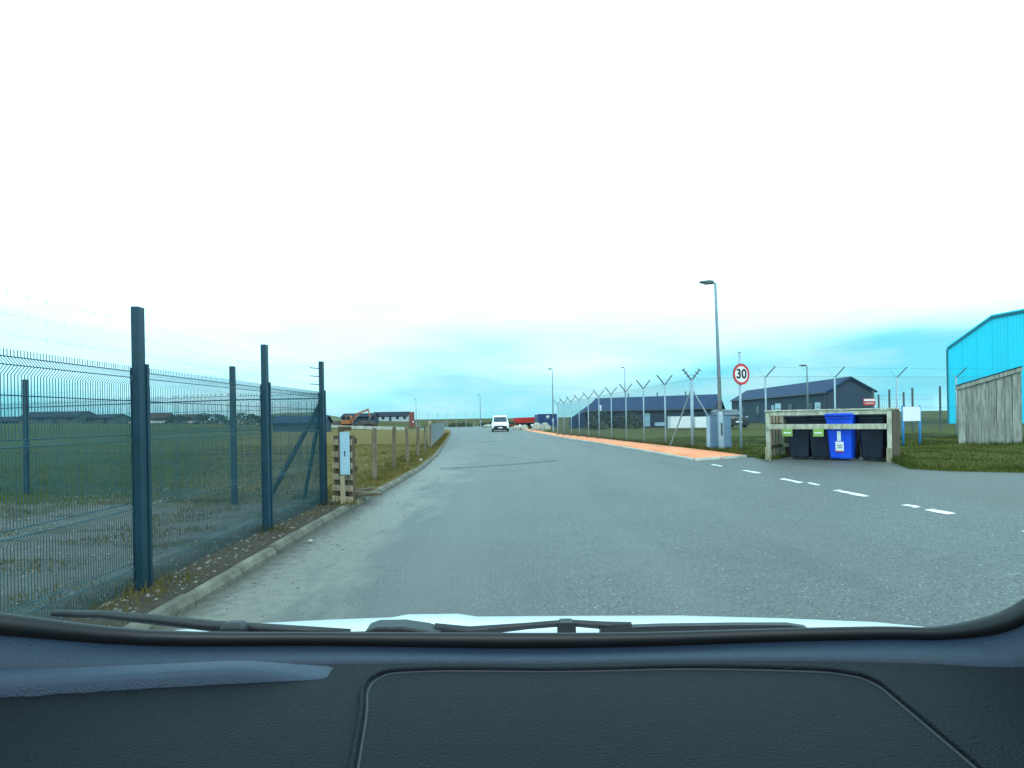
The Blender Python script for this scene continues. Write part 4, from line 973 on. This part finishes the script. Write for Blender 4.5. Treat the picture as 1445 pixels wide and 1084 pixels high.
# cowl
mb = MB(); mb.loft([[(x+OX, .84-.12*x*x, 1.205), (x+OX, .93-.10*x*x, 1.178), (x+OX, .99-.10*x*x, 1.166), (x+OX, .99-.1*x*x, 1.10), (x+OX, .84-.12*x*x, 1.10)] for x in [-.9,-.6,-.3,0,.3,.55,.7]]).build('cowl', 'plastic', car, smooth=True)
# wipers
w1 = MB().tube([(p[0]+OX, p[1], p[2]) for p in [(-.80,.99,1.236),(-.72,.995,1.230),(-.64,1.0,1.219),(-.53,1.0,1.205),(-.40,1.0,1.196),(-.29,1.0,1.190)]], [.006,.008,.009,.010,.009,.006], 8).build('wiper', 'plastic', car, smooth=True)
MB().loft([[(-.505+OX+.0,.965,1.185),(-.46+OX,.965,1.185),(-.46+OX,.995,1.185),(-.505+OX,.995,1.185)],[(-.503+OX,.967,1.212),(-.462+OX,.967,1.212),(-.462+OX,.993,1.212),(-.503+OX,.993,1.212)],[(-.494+OX,.972,1.2195),(-.470+OX,.972,1.2195),(-.470+OX,.988,1.2195),(-.494+OX,.988,1.2195)]]).build('pivot_cap', 'plastic', w1, bevel=.004)
MB().bar((-.72+OX,.965,1.190),(-.10+OX,.985,1.186),.02,.016).build('wiper_blade', 'plastic', w1)
w2 = MB().tube([(p[0]+OX, p[1], p[2]) for p in [(-.14,.985,1.197),(-.08,.99,1.1915),(.02,.99,1.199),(.09,.99,1.2035),(.15,.99,1.198),(.2,.99,1.195)]], [.012,.009,.006,.006,.007,.008], 8).build('wiper', 'plastic', car, smooth=True)
MB().loft([[(x+OX,.95,z0),(x+OX,1.0,z0),(x+OX,.995,z1),(x+OX,.955,z1)] for x, z0, z1 in [(-.262,1.175,1.186),(-.252,1.17,1.208),(-.235,1.17,1.2135),(-.19,1.17,1.2135),(-.15,1.175,1.207),(-.125,1.18,1.199)]]).build('pivot_cap', 'plastic', w2, bevel=.003)
MB().loft([[(x+OX,.972,1.175),(x+OX,1.0,1.175),(x+OX,.997,z1),(x+OX,.975,z1)] for x, z1 in [(.072,1.200),(.077,1.2085),(.097,1.2085),(.103,1.200)]]).build('arm_joint', 'plastic', w2)
MB().loft([[(x+OX,.975,z-.013),(x+OX,.995,z-.013),(x+OX,.992,z+.008),(x+OX,.978,z+.008)] for x, z in [(.145,1.189),(.25,1.191),(.38,1.1905),(.47,1.189),(.50,1.184),(.51,1.175)]]).build('wiper_blade', 'plastic', w2)

# ------------------------------------------------------------------ vegetation and loose stuff
def blades(name, m, pts, zf, hmin, hmax, wd, lean=.5, label=None, cat='grass'):
    n = len(pts); a = rng.uniform(0, 2*math.pi, n); h = rng.uniform(hmin, hmax, n); w = wd*rng.uniform(.6, 1.3, n)
    la = rng.uniform(0, 2*math.pi, n); lm = h*rng.uniform(0, lean, n)
    z = np.array([zf(x, y) for x, y in pts]); P = np.array(pts); v = np.zeros((n, 3, 3))
    v[:, 0, 0] = P[:, 0]-np.cos(a)*w; v[:, 0, 1] = P[:, 1]-np.sin(a)*w; v[:, 1, 0] = P[:, 0]+np.cos(a)*w; v[:, 1, 1] = P[:, 1]+np.sin(a)*w
    v[:, 0, 2] = v[:, 1, 2] = z-.01; v[:, 2, 0] = P[:, 0]+np.cos(la)*lm; v[:, 2, 1] = P[:, 1]+np.sin(la)*lm; v[:, 2, 2] = z+h
    me = bpy.data.meshes.new(name); me.vertices.add(n*3); me.vertices.foreach_set('co', v.reshape(-1)); me.loops.add(n*3); me.loops.foreach_set('vertex_index', np.arange(n*3, dtype=np.int32))
    me.polygons.add(n); me.polygons.foreach_set('loop_start', np.arange(0, n*3, 3, dtype=np.int32)); me.update(); me.validate()
    o = link(name, me, m); o['kind'] = 'stuff'; tag(o, label, cat); return o
def inpoly(x, y, poly):
    c = False
    for i in range(len(poly)):
        a, b = poly[i], poly[i-1]
        if (a[1] > y) != (b[1] > y) and x < (b[0]-a[0])*(y-a[1])/(b[1]-a[1])+a[0]: c = not c
    return c
def scatter(n, x0, x1, y0, y1, test):
    out = []
    while len(out) < n:
        x, y = random.uniform(x0, x1), random.uniform(y0, y1)
        if test(x, y): out.append((x, y))
    return out
gp_ = scatter(52000, 4.2, 20, 9.7, 27, lambda x, y: inpoly(x, y, grass_poly) and x < y*.93+.5 and random.random() < .35+.9*max(0, noise.noise(Vector((x*1.2, y*1.2, 2)))+.25))
blades('grass_blades', 'blade', gp_, rgz, .025, .075, .006, .7, 'short green grass around the bin store and signs')
fp_ = [p for p in gp_ if False]+scatter(3200, 4.0, 7.2, 15.4, 44, lambda x, y: inpoly(x, y, grass_poly) and x < interp(PB, y)+.45)
blades('long_grass', 'bladetan', fp_, rgz, .05, .17, .008, .8, 'longer dry grass along the foot of the chain-link fence')
tuft = []
for cx, cy, n_, r_ in [(6.48,17.7,130,.16),(7.0,17.45,110,.14),(6.6,18.0,170,.36),(6.3,18.3,80,.15),(12.0,17.6,90,.15),(12.65,17.65,90,.15),(8.9,13.3,160,.30),(9.1,13.6,160,.25),(8.45,12.5,140,.2),(6.3,14.2,120,.16),(14.2,17.6,140,.25),(14.6,17.25,140,.25),(15.0,16.95,140,.2)]+[(a, b, 90, .14) for a, b in rp+rp2[1:]]:
    tuft += [(cx+random.gauss(0, r_*.6), cy+random.gauss(0, r_*.6)) for _ in range(n_)]
ed = [(16,9.7),(8.9,10.0),(8.0,10.45),(7.65,11.0),(7.9,11.6),(8.36,12.55)]
for (a, b), (c, d) in zip(ed, ed[1:]):
    k_ = int(math.hypot(c-a, d-b)*170)
    for _ in range(k_):
        t_ = random.random(); tuft.append((a+(c-a)*t_+random.gauss(.05, .06), b+(d-b)*t_+random.gauss(.03, .07)))
blades('grass_tufts', 'blade', tuft, rgz, .05, .15, .007, .9, 'ragged grass tufts at the tarmac edge and around post feet')
vt = []
for cx, cy in [(FX, 5.06), (FX, 7.65), (FX, 9.93), (-3.0, 10.3), (-2.93, 10.0)]+[(a, b) for a, b, _, _ in sp]: vt += [(cx+random.gauss(0, .12), cy+random.gauss(0, .12)) for _ in range(110)]
blades('verge_tufts', 'bladetan', vt, fieldz, .04, .13, .006, .9, 'dry tufts around the feet of the left fence posts')
vg = scatter(16000, -9, -2.7, 10.5, 60, lambda x, y: x < kx(y)-.16 and x > kx(y)-1.25+.25*noise.noise(Vector((y*.6, 0, 0))) and random.random() < min(1, 24/y*.7))
blades('verge_grass', 'bladetan', vg, fieldz, .03, .10, .007, .8, 'dry grass verge between the left kerb and the wire fence')
fg = scatter(42000, -28, -3.2, 10.2, 34, lambda x, y: x < kx(y)-.7 and x > -y*.97-.5 and random.random() < .25+.8*max(0, noise.noise(Vector((x*.8, y*.8, 4)))+.3))
blades('dry_field_grass', 'bladetan', [p for p in fg if p[0]+.42*p[1] > random.uniform(-3, 2)], fieldz, .04, .12, .008, .8, 'dry tan field grass right of the mesh compound')
blades('field_grass', 'blade', [p for p in fg if p[0]+.42*p[1] < random.uniform(-3, 2)], fieldz, .04, .12, .008, .8, 'rough field grass behind the green mesh fence')
yt = scatter(4200, -9, -3.0, 3.2, 10.6, lambda x, y: noise.noise(Vector((x*.7, y*1.4, 9))) > .12 and x > -y*.97-.4)
blades('yard_weeds', 'bladetan', yt, fieldz, .02, .08, .006, .8, 'sparse weeds growing through the gravel yard')
# pebbles on the verge and in the gutter
mb = MB(); oc = [(1,0,0),(-1,0,0),(0,1,0),(0,-1,0),(0,0,1),(0,0,-1)]; of = [(0,2,4),(2,1,4),(1,3,4),(3,0,4),(2,0,5),(1,2,5),(3,1,5),(0,3,5)]
def peb(x, y, z, s):
    k = [random.uniform(.6, 1.3)*s for _ in range(3)]; a = random.uniform(0, 6.3); c, d = math.cos(a), math.sin(a)
    mb.add([(x+(p[0]*k[0]*c-p[1]*k[1]*d), y+(p[0]*k[0]*d+p[1]*k[1]*c), z+p[2]*k[2]*.6) for p in oc], of)
for x, y in scatter(5200, -9, -2.9, 3.0, 13, lambda x, y: x < kx(y)-.17 and x > -y*.97-.4 and (x > -3.6 or random.random() < .8)):
    peb(x, y, fieldz(x, y), random.choice([.006,.009,.012,.012,.018,.026]))
for x, y in scatter(700, -2.8, -1.7, 3.6, 16, lambda x, y: random.random() < math.exp(-(x-kx(y))*2.6)): peb(x, y, .003, random.choice([.004,.006,.009,.014]))
o = mb.build('loose_stones', 'pebble'); o['kind'] = 'stuff'; tag(o, 'loose stones scattered over the bare verge and gravel yard', 'stones')
for k, (x, y, s, lb) in enumerate([(-2.62,7.35,.035,'small pale stone lying in the gutter of the left kerb'),(-3.2,19.9,.06,'pale stone beside the third wooden fence post')]):
    heap('stone', lb, 'stone', x, y, (.0 if k == 0 else .13)+.02, s, s*.8, s*.8, 'boulder', None, 20+k, 2)

# bushes
def bush(label, x, y, z, rx, ry, h, n, m='bushg', group='dark shrubs beyond the field', ls=.22):
    t = thing('bush', label, 'bush', (x, y, z), 0, group); st = MB()
    for k in range(5):
        a = random.uniform(0, 6.3); st.tube([(0,0,-.1),(math.cos(a)*rx*.3,math.sin(a)*ry*.3,h*.45),(math.cos(a)*rx*.6,math.sin(a)*ry*.6,h*.8)], [.06,.04,.015], 5)
    st.build('stems', 'oldwood', t); vv = []; ff_ = []
    for k in range(n):
        th = random.uniform(0, 6.283); ph = random.uniform(0, 1); r = random.uniform(.35, 1)**.5
        nn = 1+.35*noise.noise(Vector((math.cos(th)*1.5+x, math.sin(th)*1.5+y, ph*2)))
        c = Vector((math.cos(th)*rx*r*nn*math.sqrt(1-ph*ph*.9), math.sin(th)*ry*r*nn*math.sqrt(1-ph*ph*.9), h*ph*nn*.95))
        u = Vector((random.gauss(0,1), random.gauss(0,1), random.gauss(0,1))).normalized(); w = u.orthogonal().normalized(); s = ls*random.uniform(.5, 1.2); o_ = len(vv)
        vv += [c-u*s, c+w*s*.55, c+u*s, c-w*s*.55]; ff_.append((o_, o_+1, o_+2, o_+3))
    q = MB(); q.v = [tuple(v_) for v_ in vv]; q.f = ff_
    me = bpy.data.meshes.new('crown'); me.from_pydata(q.v, [], q.f); link('crown', me, m, t); return t
for k, (px, Y, rx, h, lb) in enumerate([(-62,118,4.2,2.0,'dark shrub mass right of the small brown roofs'),(-54,116,4.5,2.3,'widest dark shrub behind the compound gates'),(-46,112,4.0,1.9,'dark shrub left of the mesh fence brace'),(-40,106,3.6,1.8,'dark shrub behind the mesh fence corner'),(-73,125,3,1.5,'low dark shrub between the brown-roofed houses')]):
    bush(lb, px, Y, fz(px)-.1, rx, 2, h, 900)
for k, (x, y, rx, h, lb) in enumerate([(9.0,58,1.9,1.5,'green shrub covering the hipped end of the dark hut'),(11.2,54,1.1,1.3,'green shrub in front of the dark hut wall'),(7.6,52,1.0,.8,'low shrub inside the chain-link fence by the container')]):
    bush(lb, x, y, g(x), rx, 1.1, h, 700, group='shrubs by the dark hut', ls=.16)
for k, (x, y, rx, h, lb) in enumerate([(-10.2,112,2.6,.8,'low scrub under the thin far fence'),(-4.8,116,2.4,.75,'low scrub left of the far street lamp foot'),(.5,104,2.2,.8,'low scrub behind the white van'),(4.5,90,1.6,.9,'low scrub behind the red trailer')]):
    bush(lb, x, y, 0, rx, 1.2, h, 500, group='low scrub at the road end', ls=.16)
